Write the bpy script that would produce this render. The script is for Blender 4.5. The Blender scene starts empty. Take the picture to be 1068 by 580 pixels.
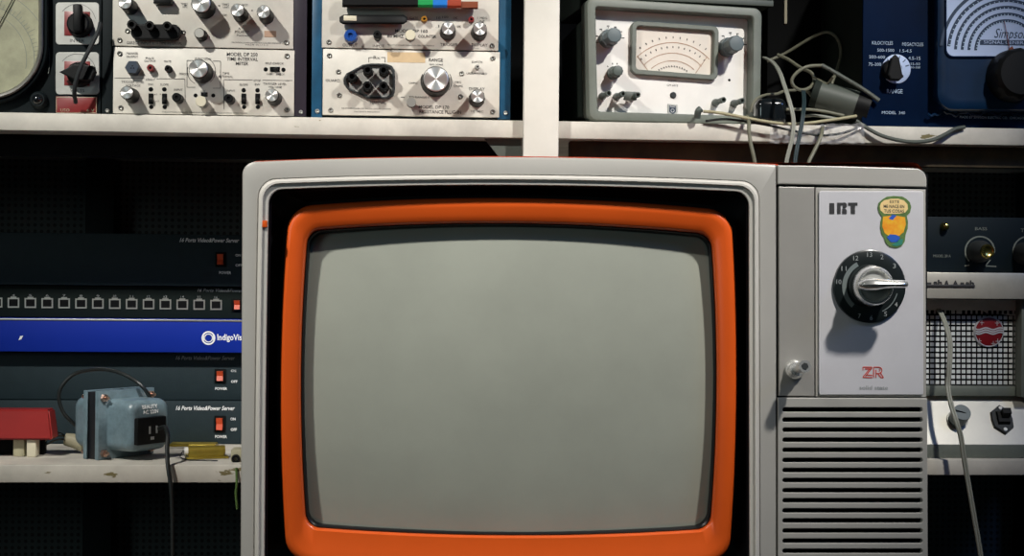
import bpy, bmesh, math, random
from mathutils import Vector, Matrix
random.seed(7)
PI = math.pi
SC = bpy.context.scene
COL = SC.collection

# ------------------------------------------------------------------ camera
FPX = 1500.0
CAM = Vector((0.0, -1.5, 1.11))
YAW, ROLL = 0.062, 0.009
Fw = Vector((math.sin(YAW), math.cos(YAW), 0))
R0 = Vector((math.cos(YAW), -math.sin(YAW), 0))
U0 = Vector((0, 0, 1))
Rc = R0*math.cos(ROLL) + U0*math.sin(ROLL)
Uc = -R0*math.sin(ROLL) + U0*math.cos(ROLL)
PCX, PCY = 534.0, 290.0
def ray(px, py):
    return Fw*FPX + Rc*(px-PCX) - Uc*(py-PCY)
def P(px, py, Y):
    d = ray(px, py)
    t = (Y-CAM.y)/d.y
    return CAM + d*t
cd = bpy.data.cameras.new('camera'); cam = bpy.data.objects.new('camera', cd); COL.objects.link(cam)
cd.sensor_width = 36.0; cd.lens = FPX/1068*36.0; cd.clip_start = 0.02; cd.clip_end = 50
M3 = Matrix((Rc, Uc, -Fw)).transposed()
cam.matrix_world = Matrix.Translation(CAM) @ M3.to_4x4()
SC.camera = cam

# ------------------------------------------------------------------ materials
def mat(name, col, rough=.5, metal=0., coat=0., var=0., vscale=8., col2=None, bump=0., bscale=60., spec=.5, aniso=0., trans=0., alpha=1., emit=None, chips=None):
    m = bpy.data.materials.new(name); m.use_nodes = True
    nt = m.node_tree; b = nt.nodes['Principled BSDF']
    b.inputs['Base Color'].default_value = (*col, 1)
    b.inputs['Roughness'].default_value = rough
    b.inputs['Metallic'].default_value = metal
    b.inputs['Coat Weight'].default_value = coat
    b.inputs['Coat Roughness'].default_value = .08
    b.inputs['Specular IOR Level'].default_value = spec
    if trans: b.inputs['Transmission Weight'].default_value = trans
    if alpha < 1: b.inputs['Alpha'].default_value = alpha
    tc = nt.nodes.new('ShaderNodeTexCoord')
    out = None
    if var or col2:
        n = nt.nodes.new('ShaderNodeTexNoise'); n.inputs['Scale'].default_value = vscale; n.inputs['Detail'].default_value = 6; n.inputs['Roughness'].default_value = .65
        nt.links.new(tc.outputs['Object'], n.inputs['Vector'])
        r = nt.nodes.new('ShaderNodeValToRGB'); r.color_ramp.elements[0].position = .35; r.color_ramp.elements[1].position = .65
        c2 = col2 if col2 else tuple(c*(1-var) for c in col)
        r.color_ramp.elements[0].color = (*c2, 1); r.color_ramp.elements[1].color = (*col, 1)
        nt.links.new(n.outputs['Fac'], r.inputs['Fac']); out = r.outputs['Color']
    if chips:
        ccol, thr, cs = chips
        n = nt.nodes.new('ShaderNodeTexNoise'); n.inputs['Scale'].default_value = cs; n.inputs['Detail'].default_value = 5; n.inputs['Roughness'].default_value = .6
        mp = nt.nodes.new('ShaderNodeMapping'); mp.inputs['Scale'].default_value = (.45, 1, 1.4)
        nt.links.new(tc.outputs['Object'], mp.inputs['Vector']); nt.links.new(mp.outputs['Vector'], n.inputs['Vector'])
        r = nt.nodes.new('ShaderNodeValToRGB'); r.color_ramp.elements[0].position = thr; r.color_ramp.elements[1].position = thr+.012
        nt.links.new(n.outputs['Fac'], r.inputs['Fac'])
        mx = nt.nodes.new('ShaderNodeMix'); mx.data_type = 'RGBA'
        nt.links.new(r.outputs['Color'], mx.inputs['Factor'])
        if out: nt.links.new(out, mx.inputs['A'])
        else: mx.inputs['A'].default_value = (*col, 1)
        mx.inputs['B'].default_value = (*ccol, 1)
        out = mx.outputs['Result']
    if out: nt.links.new(out, b.inputs['Base Color'])
    if bump:
        n = nt.nodes.new('ShaderNodeTexNoise'); n.inputs['Scale'].default_value = bscale; n.inputs['Detail'].default_value = 4
        nt.links.new(tc.outputs['Object'], n.inputs['Vector'])
        bp = nt.nodes.new('ShaderNodeBump'); bp.inputs['Strength'].default_value = bump; bp.inputs['Distance'].default_value = .001
        nt.links.new(n.outputs['Fac'], bp.inputs['Height']); nt.links.new(bp.outputs['Normal'], b.inputs['Normal'])
    if aniso:
        b.inputs['Anisotropic'].default_value = aniso
        t = nt.nodes.new('ShaderNodeTangent'); t.direction_type = 'RADIAL'; t.axis = 'Y'
        nt.links.new(t.outputs['Tangent'], b.inputs['Tangent'])
    return m
M = {}
M['panel'] = mat('worn_cream_panel', (.66,.63,.56), .45, var=.16, vscale=22, bump=.05, chips=((.33,.28,.2), .735, 75))
M['white_panel'] = mat('white_meter_panel', (.82,.80,.76), .42, var=.09, vscale=14, chips=((.42,.34,.25), .74, 60))
M['shelf'] = mat('chipped_white_paint', (.62,.59,.52), .55, var=.28, vscale=11, bump=.3, bscale=35, chips=((.17,.14,.06), .648, 24))
M['post'] = mat('white_post_paint', (.62,.60,.54), .55, var=.12, vscale=9, bump=.25, bscale=30, chips=((.10,.08,.05), .735, 38))
M['rawwood'] = mat('raw_brown_wood', (.10,.07,.035), .8, col2=(.02,.018,.012), vscale=7, bump=.3)
M['black'] = mat('black_plastic', (.005,.0055,.006), .5, spec=.18)
M['matteblack'] = mat('matte_black', (.005,.0055,.006), .8, spec=.1)
M['ink'] = mat('black_ink', (.03,.03,.032), .6)
M['dkgrey'] = mat('dark_grey_plastic', (.028,.032,.034), .5, spec=.25)
M['spun'] = mat('spun_aluminium', (.86,.85,.82), .38, metal=.85, aniso=.9)
M['alu'] = mat('brushed_aluminium', (.50,.50,.47), .4, metal=.45, var=.2, vscale=30)
M['chrome'] = mat('chrome', (.90,.90,.88), .24, metal=.82)
M['steel'] = mat('dull_steel', (.30,.30,.28), .4, metal=.8, var=.3, vscale=40)
M['purple_ear'] = mat('purple_grey_enamel', (.034,.028,.040), .5, spec=.2, var=.3)
M['darkcase'] = mat('dark_teal_case', (.008,.013,.015), .6, spec=.15, var=.3)
M['blue_ear'] = mat('blue_enamel', (.010,.085,.175), .4, var=.35, vscale=30)
M['bluejack'] = mat('blue_plastic', (.01,.06,.28), .3)
M['slateblue'] = mat('slate_blue_plastic', (.025,.04,.065), .4)
M['redjack'] = mat('red_plastic', (.20,.02,.02), .35)
M['amber'] = mat('amber_plastic', (.35,.16,.02), .3)
M['green'] = mat('green_plastic', (.01,.28,.07), .35)
M['bblue'] = mat('bright_blue_plastic', (.01,.16,.55), .35)
M['brick'] = mat('brick_red_plastic', (.30,.045,.02), .35)
M['brown'] = mat('brown_plastic', (.20,.05,.02), .4)
M['ivory'] = mat('ivory_plastic', (.62,.58,.44), .45)
M['tan'] = mat('tan_paper', (.62,.46,.27), .8, var=.12, vscale=50)
M['tvsilver'] = mat('silver_grey_plastic', (.42,.405,.375), .36, spec=.45, var=.07, vscale=7, bump=.05, bscale=300)
M['tvbead'] = mat('pale_grey_plastic', (.60,.575,.53), .3, var=.06, vscale=20)
M['tvpanel'] = mat('pale_lilac_plate', (.60,.59,.62), .42, var=.05, vscale=30, chips=((.2,.12,.1), .755, 50))
M['tvcol'] = mat('grey_plate', (.36,.345,.32), .4, metal=.15, var=.08, vscale=12)
M['tvblack'] = mat('tv_black', (.006,.0065,.008), .3, spec=.4)
M['orange'] = mat('orange_plastic', (.74,.105,.012), .32, coat=.1, var=.07, vscale=9)
M['phosphor'] = mat('grey_picture_tube', (.33,.345,.295), .5, coat=1., spec=.3, var=.13, vscale=5)
M['shroud'] = mat('orange_red_cabinet', (.45,.05,.012), .4)
M['red'] = mat('red_enamel', (.30,.014,.012), .4, coat=.2, var=.15, vscale=12)
M['redink'] = mat('red_ink', (.62,.05,.03), .5)
M['server'] = mat('dark_slate_metal', (.017,.030,.036), .6, spec=.2, var=.12, vscale=60, bump=.2, bscale=500)
M['serverdk'] = mat('shaded_green_metal', (.006,.011,.010), .7, spec=.12)
M['blue'] = mat('royal_blue_enamel', (.004,.024,.30), .6, spec=.15, var=.08)
M['whiteink'] = mat('white_ink', (.85,.87,.88), .5)
M['greyink'] = mat('grey_ink', (.32,.34,.34), .6)
M['rocker'] = mat('orange_rocker', (.55,.06,.012), .35)
M['tin'] = mat('tinned_steel', (.55,.54,.50), .35, metal=.8)
M['hammer'] = mat('blue_grey_hammertone', (.17,.25,.29), .35, coat=.3, var=.25, vscale=90, bump=.4, bscale=160)
M['lam'] = mat('black_laminations', (.008,.009,.012), .5)
M['copper'] = mat('copper_screw', (.62,.42,.34), .3, metal=1)
M['gold'] = mat('gold_anodised', (.42,.32,.05), .35, metal=.6, var=.2, vscale=50)
M['ceramic'] = mat('white_ceramic', (.8,.79,.75), .4)
M['beige'] = mat('beige_rubber', (.40,.37,.25), .6, var=.2)
M['cream'] = mat('yellowed_plastic', (.45,.42,.28), .6, var=.25, vscale=40)
M['cord'] = mat('olive_grey_cord', (.15,.15,.105), .5, var=.2, vscale=40)
M['cordlight'] = mat('pale_grey_cord', (.26,.27,.23), .5, var=.15)
M['cordcream'] = mat('cream_cord', (.36,.33,.20), .5, var=.2, vscale=40)
M['cordteal'] = mat('dark_teal_cord', (.018,.035,.04), .4)
M['cordblack'] = mat('black_cord', (.012,.015,.015), .35)
M['greytube'] = mat('grey_green_tube', (.075,.088,.075), .5, var=.15)
M['metercase'] = mat('grey_green_case', (.15,.17,.145), .5, var=.18, vscale=25, bump=.15, bscale=200)
M['knobgreen'] = mat('grey_green_knob', (.075,.095,.085), .45)
M['knobblue'] = mat('slate_knob', (.10,.13,.14), .45)
M['meterface'] = mat('cream_meter_face', (.72,.66,.58), .6, var=.08, vscale=30)
M['brownink'] = mat('brown_ink', (.40,.26,.18), .7)
M['bigface'] = mat('yellowed_dial_face', (.38,.38,.25), .6, var=.35, vscale=25)
M['sgblue'] = mat('midnight_blue_enamel', (.001,.009,.036), .6, spec=.05, var=.3, vscale=9)
M['sgblue2'] = mat('blue_housing', (.002,.020,.062), .3, coat=.15, var=.4, vscale=10)
M['sgface'] = mat('pale_blue_dial_face', (.42,.52,.74), .5)
M['sgdark'] = mat('navy_ink', (.01,.03,.07), .5)
M['sgtext'] = mat('pale_blue_ink', (.40,.52,.68), .5)
M['olivecase'] = mat('dark_olive_case', (.016,.022,.018), .7, spec=.15, var=.2)
M['ampdark'] = mat('dark_blue_amp_panel', (.005,.012,.018), .6, spec=.15, var=.25)
M['ampgrey'] = mat('grey_marking', (.17,.19,.17), .5)
M['brass'] = mat('brass', (.55,.42,.12), .22, metal=1)
M['amplisilver'] = mat('satin_silver', (.50,.48,.42), .4, metal=.35, var=.1, vscale=60)
M['grille'] = mat('grille_silver', (.72,.75,.74), .45, metal=.1, var=.15, vscale=40)
M['whitealu'] = mat('white_aluminium', (.80,.78,.70), .35, metal=.2, var=.07, vscale=30, chips=((.2,.15,.1), .73, 70))
M['badge'] = mat('dark_red_badge', (.17,.006,.010), .35)
M['badgewhite'] = mat('silver_badge_wave', (.55,.55,.58), .4, metal=.3)
M['yellowgreen'] = mat('sticker_green_edge', (.12,.22,.06), .5, var=.3, vscale=200)
M['stickcream'] = mat('sticker_cream', (.85,.62,.28), .5)
M['stickorange'] = mat('sticker_orange', (.85,.26,.01), .5, col2=(.85,.50,.03), vscale=110)
M['stickblue'] = mat('sticker_blue', (.02,.10,.50), .5)
M['stickteal'] = mat('sticker_teal', (.03,.22,.16), .5)
M['plastic'] = mat('clear_plastic_film', (.75,.75,.78), .2, alpha=.22, bump=.8, bscale=60)
M['dial'] = mat('dial_black', (.010,.014,.015), .3, coat=.3)
M['dialgrey'] = mat('dial_grey_ring', (.17,.20,.20), .4)
M['wall'] = mat('dark_wall_paint', (.05,.06,.06), .9, var=.2)
M['floor'] = mat('concrete_floor', (.12,.12,.11), .8, var=.3, vscale=5)
M['bench'] = mat('bench_wood', (.16,.10,.05), .6, col2=(.10,.06,.03), vscale=10)
M['glass'] = mat('meter_glass', (1,1,1), .03, trans=1.)
M['jewel'] = mat('smoked_jewel', (.006,.008,.010), .12, coat=.6)
# pegboard with punched holes
def pegboard():
    m = bpy.data.materials.new('perforated_dark_board'); m.use_nodes = True; nt = m.node_tree; b = nt.nodes['Principled BSDF']
    tc = nt.nodes.new('ShaderNodeTexCoord'); v = nt.nodes.new('ShaderNodeTexVoronoi'); v.inputs['Scale'].default_value = 95; v.inputs['Randomness'].default_value = 0
    v.voronoi_dimensions = '2D'; sp = nt.nodes.new('ShaderNodeSeparateXYZ'); cb = nt.nodes.new('ShaderNodeCombineXYZ')
    nt.links.new(tc.outputs['Object'], sp.inputs['Vector']); nt.links.new(sp.outputs['X'], cb.inputs['X']); nt.links.new(sp.outputs['Z'], cb.inputs['Y'])
    nt.links.new(cb.outputs['Vector'], v.inputs['Vector'])
    r = nt.nodes.new('ShaderNodeValToRGB'); r.color_ramp.elements[0].position = .24; r.color_ramp.elements[1].position = .30
    r.color_ramp.elements[0].color = (.01,.01,.01,1); r.color_ramp.elements[1].color = (.065,.08,.08,1)
    nt.links.new(v.outputs['Distance'], r.inputs['Fac']); nt.links.new(r.outputs['Color'], b.inputs['Base Color'])
    b.inputs['Roughness'].default_value = .7
    return m
M['peg'] = pegboard()

# ------------------------------------------------------------------ frames (things) and meshes
class Thing:
    """An Empty at the thing's base; its parts are modelled in its local coordinates."""
    def __init__(s, name, label, cat, px=None, py=None, Y=None, yaw=0., group=None, z=None, loc=None):
        if loc is None:
            p = P(px, py, Y)
            if z is not None: p.z = z
        else: p = Vector(loc)
        s.o = p; s.yaw = yaw
        s.inv = (Matrix.Translation(p) @ Matrix.Rotation(yaw, 4, 'Z')).inverted()
        s.co = s.inv @ CAM
        e = bpy.data.objects.new(name, None); COL.objects.link(e)
        e.location = p; e.rotation_euler = (0, 0, yaw); e.empty_display_size = .05
        e['label'] = label; e['category'] = cat
        if group: e['group'] = group
        s.e = e
        s.s = (s.uv(PCX+1, 290)[0]-s.uv(PCX, 290)[0]) if loc is None else .001
        if loc is None:
            a = s.uv(px, py); b_ = s.uv(px+1, py); s.s = b_[0]-a[0]
    def uv(s, px, py, d=0.):
        dr = s.inv.to_3x3() @ ray(px, py)
        t = (d-s.co.y)/dr.y
        q = s.co + dr*t
        return q.x, q.z
    def v(s, px, py, d=0.):
        x, z = s.uv(px, py, d); return Vector((x, d, z))

class MB:
    def __init__(s, f=None): s.f = f; s.bm = bmesh.new(); s.flat = False
    def box(s, x0, x1, y0, y1, z0, z1, bev=0., seg=2):
        b2 = bmesh.new()
        bmesh.ops.create_cube(b2, size=1)
        for v in b2.verts:
            v.co = Vector(((x0+x1)/2+v.co.x*(x1-x0), (y0+y1)/2+v.co.y*(y1-y0), (z0+z1)/2+v.co.z*(z1-z0)))
        if bev: bmesh.ops.bevel(b2, geom=b2.edges[:], offset=bev, segments=seg, affect='EDGES', profile=.5)
        s.merge(b2); return s
    def merge(s, b2, mtx=None):
        if mtx is not None: b2.transform(mtx)
        me = bpy.data.meshes.new('tmp'); b2.to_mesh(me); b2.free(); s.bm.from_mesh(me); bpy.data.meshes.remove(me)
    def merge_mesh(s, me, mtx=None):
        if mtx is not None: me.transform(mtx)
        s.bm.from_mesh(me); bpy.data.meshes.remove(me)
    def pbox(s, px0, py0, px1, py1, d0, d1, bev=0., seg=2, rot=0.):
        cx, cy = (px0+px1)/2, (py0+py1)/2
        x0 = s.f.uv(px0, cy, d0)[0]; x1 = s.f.uv(px1, cy, d0)[0]
        z1 = s.f.uv(cx, py0, d0)[1]; z0 = s.f.uv(cx, py1, d0)[1]
        if rot:
            b2 = MB(s.f); b2.box(x0, x1, d0, d1, z0, z1, bev, seg)
            c = Vector(((x0+x1)/2, 0, (z0+z1)/2))
            s.merge(b2.bm, Matrix.Translation(c) @ Matrix.Rotation(rot, 4, 'Y') @ Matrix.Translation(-c)); return s
        return s.box(x0, x1, d0, d1, z0, z1, bev, seg)
    def lathe(s, x, z, prof, seg=28, sx=1., sz=1.):
        """axis along Y; prof = [(r, d)] front to back, closed with centre points where r=0"""
        bm = s.bm; rings = []
        for r, d in prof:
            if r <= 1e-6: rings.append([bm.verts.new((x, d, z))])
            else: rings.append([bm.verts.new((x+r*sx*math.cos(2*PI*k/seg), d, z+r*sz*math.sin(2*PI*k/seg))) for k in range(seg)])
        for a, b in zip(rings, rings[1:]):
            for k in range(seg):
                k2 = (k+1) % seg
                if len(a) == 1 and len(b) == 1: continue
                if len(a) == 1: bm.faces.new((a[0], b[k], b[k2]))
                elif len(b) == 1: bm.faces.new((a[k], b[0], a[k2]))
                else: bm.faces.new((a[k], b[k], b[k2], a[k2]))
        return s
    def plathe(s, px, py, dref, prof, seg=28):
        x, z = s.f.uv(px, py, dref); k = s.f.s
        return s.lathe(x, z, [(r*k, d) for r, d in prof], seg)
    def tube(s, pts, r, seg=10, sub=8, smooth=True, r2=None, flat=1.):
        pts = [Vector(p) for p in pts]
        if smooth and len(pts) > 2:
            q = [pts[0]*2-pts[1]] + pts + [pts[-1]*2-pts[-2]]; out = []
            for i in range(1, len(q)-2):
                for j in range(sub):
                    t = j/sub; a, b, c, d = q[i-1], q[i], q[i+1], q[i+2]
                    out.append(.5*((2*b)+(-a+c)*t+(2*a-5*b+4*c-d)*t*t+(-a+3*b-3*c+d)*t**3))
            out.append(pts[-1]); pts = out
        n = len(pts); bm = s.bm
        T = (pts[1]-pts[0]).normalized(); N = T.orthogonal().normalized(); rings = []
        for i, p in enumerate(pts):
            T2 = (pts[min(i+1, n-1)]-pts[max(i-1, 0)]).normalized()
            N = (N - T2*N.dot(T2)).normalized(); B = T2.cross(N)
            rr = r if r2 is None else r+(r2-r)*i/(n-1)
            rings.append([bm.verts.new(p+N*rr*math.cos(2*PI*k/seg)+B*rr*flat*math.sin(2*PI*k/seg)) for k in range(seg)])
        for a, b in zip(rings, rings[1:]):
            for k in range(seg): bm.faces.new((a[k], a[(k+1) % seg], b[(k+1) % seg], b[k]))
        bm.faces.new(rings[0][::-1]); bm.faces.new(rings[-1]); return s
    def ptube(s, pts, rpx, **kw):
        return s.tube([s.f.v(*p) for p in pts], rpx*s.f.s, **kw)
    def loft(s, loops, cap_first=False, cap_last=False, closed=True):
        bm = s.bm; rr = [[bm.verts.new(p) for p in L] for L in loops]; n = len(loops[0])
        for a, b in zip(rr, rr[1:]):
            for k in range(n if closed else n-1): bm.faces.new((a[k], a[(k+1) % n], b[(k+1) % n], b[k]))
        if cap_first: bm.faces.new(rr[0][::-1])
        if cap_last: bm.faces.new(rr[-1])
        return s
    def plate(s, outline, holes, d0, d1, bev=0.):
        s.flat = True
        """outline, holes: lists of local (x, z); real thickness d0..d1"""
        cu = bpy.data.curves.new('tmp', 'CURVE'); cu.dimensions = '2D'; cu.fill_mode = 'BOTH'
        th = d1-d0; cu.extrude = max(th/2-bev, 1e-5); cu.bevel_depth = bev; cu.bevel_resolution = 1
        if bev: cu.offset = -bev
        for L in [outline]+list(holes):
            sp = cu.splines.new('POLY'); sp.points.add(len(L)-1); sp.use_cyclic_u = True
            for i, (x, z) in enumerate(L): sp.points[i].co = (x, z, 0, 1)
        ob = bpy.data.objects.new('tmp', cu); COL.objects.link(ob)
        dg = bpy.context.evaluated_depsgraph_get(); me = bpy.data.meshes.new_from_object(ob.evaluated_get(dg))
        bpy.data.objects.remove(ob); bpy.data.curves.remove(cu)
        mt = Matrix(((1,0,0,0),(0,0,-1,(d0+d1)/2),(0,1,0,0),(0,0,0,1)))
        s.merge_mesh(me, mt); return s
    def pplate(s, outline, holes, d0, d1, bev=0.):
        return s.plate([s.f.uv(x, y, d0) for x, y in outline], [[s.f.uv(x, y, d0) for x, y in h] for h in holes], d0, d1, bev)
    def text(s, t, px0, py0, px1, py1, d=-.0004, shear=0., bold=0., th=.0001, rot=0.):
        """lettering fitted into a pixel rectangle on the plane local y = d"""
        cu = bpy.data.curves.new('tmp', 'FONT'); cu.body = t; cu.extrude = 0; cu.shear = shear; cu.offset = bold; cu.resolution_u = 2
        ob = bpy.data.objects.new('tmp', cu); COL.objects.link(ob)
        dg = bpy.context.evaluated_depsgraph_get(); me = bpy.data.meshes.new_from_object(ob.evaluated_get(dg))
        bpy.data.objects.remove(ob); bpy.data.curves.remove(cu)
        xs = [v.co.x for v in me.vertices]; ys = [v.co.y for v in me.vertices]
        if not xs: return s
        cx, cy = (px0+px1)/2, (py0+py1)/2
        x0 = s.f.uv(px0, cy, d)[0]; x1 = s.f.uv(px1, cy, d)[0]; z1 = s.f.uv(cx, py0, d)[1]; z0 = s.f.uv(cx, py1, d)[1]
        kx = (x1-x0)/max(max(xs)-min(xs), 1e-6); kz = (z1-z0)/max(max(ys)-min(ys), 1e-6); mx, my = min(xs), min(ys)
        cX, cZ = (x0+x1)/2, (z0+z1)/2
        for v in me.vertices:
            X = x0+(v.co.x-mx)*kx-cX; Z = z0+(v.co.y-my)*kz-cZ
            v.co = Vector((cX+X*math.cos(rot)+Z*math.sin(rot), d, cZ-X*math.sin(rot)+Z*math.cos(rot)))
        s.merge_mesh(me); return s
    def pline(s, px0, py0, px1, py1, w=.6, d=-.0003):
        a = s.f.v(px0, py0, d); b = s.f.v(px1, py1, d); t = (b-a).normalized(); n = Vector((-t.z, 0, t.x))*w*s.f.s/2
        vs = [s.bm.verts.new(q) for q in (a-n, b-n, b+n, a+n)]; s.bm.faces.new(vs); return s
    def parc(s, px, py, r, a0, a1, w=.7, d=-.0003, n=24, asp=1.):
        pts = [(px+r*math.cos(a0+(a1-a0)*i/n), py-asp*r*math.sin(a0+(a1-a0)*i/n)) for i in range(n+1)]
        i_ = [(px+(r-w)*math.cos(a0+(a1-a0)*i/n), py-asp*(r-w)*math.sin(a0+(a1-a0)*i/n)) for i in range(n+1)]
        A = [s.bm.verts.new(s.f.v(x, y, d)) for x, y in pts]; B = [s.bm.verts.new(s.f.v(x, y, d)) for x, y in i_]
        for k in range(n): s.bm.faces.new((A[k], A[k+1], B[k+1], B[k]))
        return s
    def ppoly(s, pts, d=-.0003):
        s.bm.faces.new([s.bm.verts.new(s.f.v(x, y, d)) for x, y in pts]); return s
    def build(s, name, m, parent=None, label=None, sharp=35, off=None):
        bmesh.ops.remove_doubles(s.bm, verts=s.bm.verts[:], dist=1e-6)
        bmesh.ops.recalc_face_normals(s.bm, faces=s.bm.faces[:])
        if off is not None: bmesh.ops.translate(s.bm, verts=s.bm.verts[:], vec=-off)
        me = bpy.data.meshes.new(name); s.bm.to_mesh(me); s.bm.free()
        for p in me.polygons: p.use_smooth = True
        me.set_sharp_from_angle(angle=math.radians(12 if s.flat else sharp))
        me.materials.append(m if not isinstance(m, str) else M[m])
        o = bpy.data.objects.new(name, me); COL.objects.link(o)
        if off is not None: o.location = off
        if parent is not None: o.parent = parent.e if isinstance(parent, Thing) else parent
        if label: o['label'] = label
        return o
def structure(o): o['kind'] = 'structure'; return o
def facing_flat(mb): return mb

def circ(px, py, r, n=24): return [(px+r*math.cos(2*PI*k/n), py+r*math.sin(2*PI*k/n)) for k in range(n)]
def rrect(x0, y0, x1, y1, r, n=6):
    out = []
    for cx, cy, a in ((x1-r, y0+r, -PI/2), (x1-r, y1-r, 0), (x0+r, y1-r, PI/2), (x0+r, y0+r, PI)):
        for k in range(n+1): out.append((cx+r*math.cos(a+PI/2*k/n), cy+r*math.sin(a+PI/2*k/n)))
    return out

# common instrument parts ---------------------------------------------------
def knob(f, px, py, r, prot, cap='spun', body='black', ratio=1.12, flare=1.3, face=0., name='knob', flutes=False, m2=None):
    """cap centre (px,py) seen at local depth -prot; mounted on plane y=face"""
    b = MB(f); k = r
    front = face-prot
    b.plathe(px, py, front, [(0, front), (k*.9, front), (k*ratio, front+.0012), (k*ratio*1.04, face-prot*.45), (k*flare, face-.002), (k*flare, face+.0003)])
    o = b.build(name, body, f)
    c = MB(f)
    c.plathe(px, py, front, [(0, front-.0012), (k*.93, front-.0012), (k, front-.0006), (k, front+.0003)])
    c.build('knob_cap', cap, o, sharp=20)
    return o
def screw(f, px, py, r=2.6, m='steel', face=0.):
    b = MB(f)
    b.plathe(px, py, face, [(0, face-.0012), (r*.28, face-.0012), (r*.32, face-.0022), (r*.6, face-.0025), (r, face-.0008), (r, face+.0004)], 14)
    return b.build('screw', m, f)
def jack(f, px, py, r, m='black', prot=.010, face=0., name='jack', hole='matteblack'):
    b = MB(f); q = face-prot
    b.plathe(px, py, q, [(r*.42, q+.004), (r*.42, q), (r*.8, q), (r*.95, q+.001), (r, face), (r*1.05, face+.0003)], 20)
    o = b.build(name, m, f)
    h = MB(f); h.plathe(px, py, q, [(0, q+.002), (r*.45, q+.002), (r*.45, q+.004)], 14); h.build('socket_hole', hole, o)
    return o
def slide(f, px, py, w, h, face=0., horiz=False):
    b = MB(f); b.pbox(px-w/2, py-h/2, px+w/2, py+h/2, face-.0012, face+.0003, .0004)
    o = b.build('slide_switch', 'matteblack', f)
    t = MB(f)
    if horiz: t.pbox(px-w*.12, py-h*.32, px+w*.28, py+h*.32, face-.007, face-.001, .0006)
    else: t.pbox(px-w*.3, py-h*.1, px+w*.3, py+h*.25, face-.007, face-.001, .0006)
    t.build('slider', 'black', o); return o
def dot(f, px, py, r, m='matteblack', face=0., name='rivet', h=.0008):
    b = MB(f); b.plathe(px, py, face, [(0, face-h), (r*.7, face-h), (r, face-h*.4), (r, face+.0003)], 14); return b.build(name, m, f)

# ------------------------------------------------------------------ shelf unit
YS = .40
zs = P(330, 122.3, YS).z             # top of the upper board
TH = 18.3*(1.5+YS)/FPX
zl = P(120, 485.0, YS).z             # lower left board
zr = P(1010, 479.5, YS).z            # lower right board
SX0, SX1 = -1.0, 1.05
YB = .90
sh = Thing('shelf_unit', 'white painted wooden shelf unit with chipped boards and centre post, behind the television', 'shelf', loc=(0, YS, 0))
def L(v): return v - sh.o
post_x0, post_x1 = P(546.5, 100, YS-.02).x, P(583, 100, YS-.02).x
MB().box(SX0, SX1, 0, YB-YS-.012, zs-TH, zs, .0015).build('shelf_board', 'shelf', sh)
MB().box(SX0, post_x0+.01, 0, YB-YS-.012, zl-.0232, zl, .0015).build('shelf_board', 'shelf', sh)
MB().box(post_x1-.01, SX1, 0, YB-YS-.012, zr-.021, zr, .0015).build('shelf_board', 'shelf', sh)
MB().box(post_x0, post_x1, -.02, -.0005, 0, 1.75, .001).build('post', 'post', sh, label='white centre post')
for x in (SX0, SX1-.045): MB().box(x, x+.045, -.02, -.0005, 0, 1.75, .001).build('post', 'post', sh)
for x in (SX0, -.54, SX1-.045): MB().box(x, x+.045, YB-YS-.06, YB-YS-.012, 0, zs-TH-.0005, .001).build('rear_post', 'darkcase', sh)
MB().box(SX0, SX1, YB-YS-.011, YB-YS, 0, zs-.001).build('back_panel', 'peg', sh)
MB().box(SX0, SX1, YB-YS-.011, YB-YS, zs, 1.75).build('back_panel', 'matteblack', sh)  # upper half coloured black, standing in for the shade behind the instruments
# brown wooden rail under the upper board and metal gusset
MB().box(post_x1+.02, SX1-.05, .03, .05, zs-TH-.028, zs-TH-.0002, .001).build('rail', 'rawwood', sh)
MB().box(SX0+.05, post_x0-.002, .05, .07, zs-TH-.028, zs-TH-.0002, .001).build('rail', 'matteblack', sh)
g = MB(); zt = zs-TH-.0005
g.loft([[Vector((post_x0-.05, d, zt)), Vector((post_x0-.001, d, zt)), Vector((post_x0-.001, d, zt-.06))] for d in (.012, .016)], True, True)
g.build('bracket', 'greytube', sh)

# structure
structure(MB().box(-2.5, 2.5, YB+.004, YB+.12, 0, 2.7).build('wall_back', 'wall'))
structure(MB().box(-2.5, 2.5, -3, YB+.12, -.1, -.0005).build('floor', 'floor'))

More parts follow.
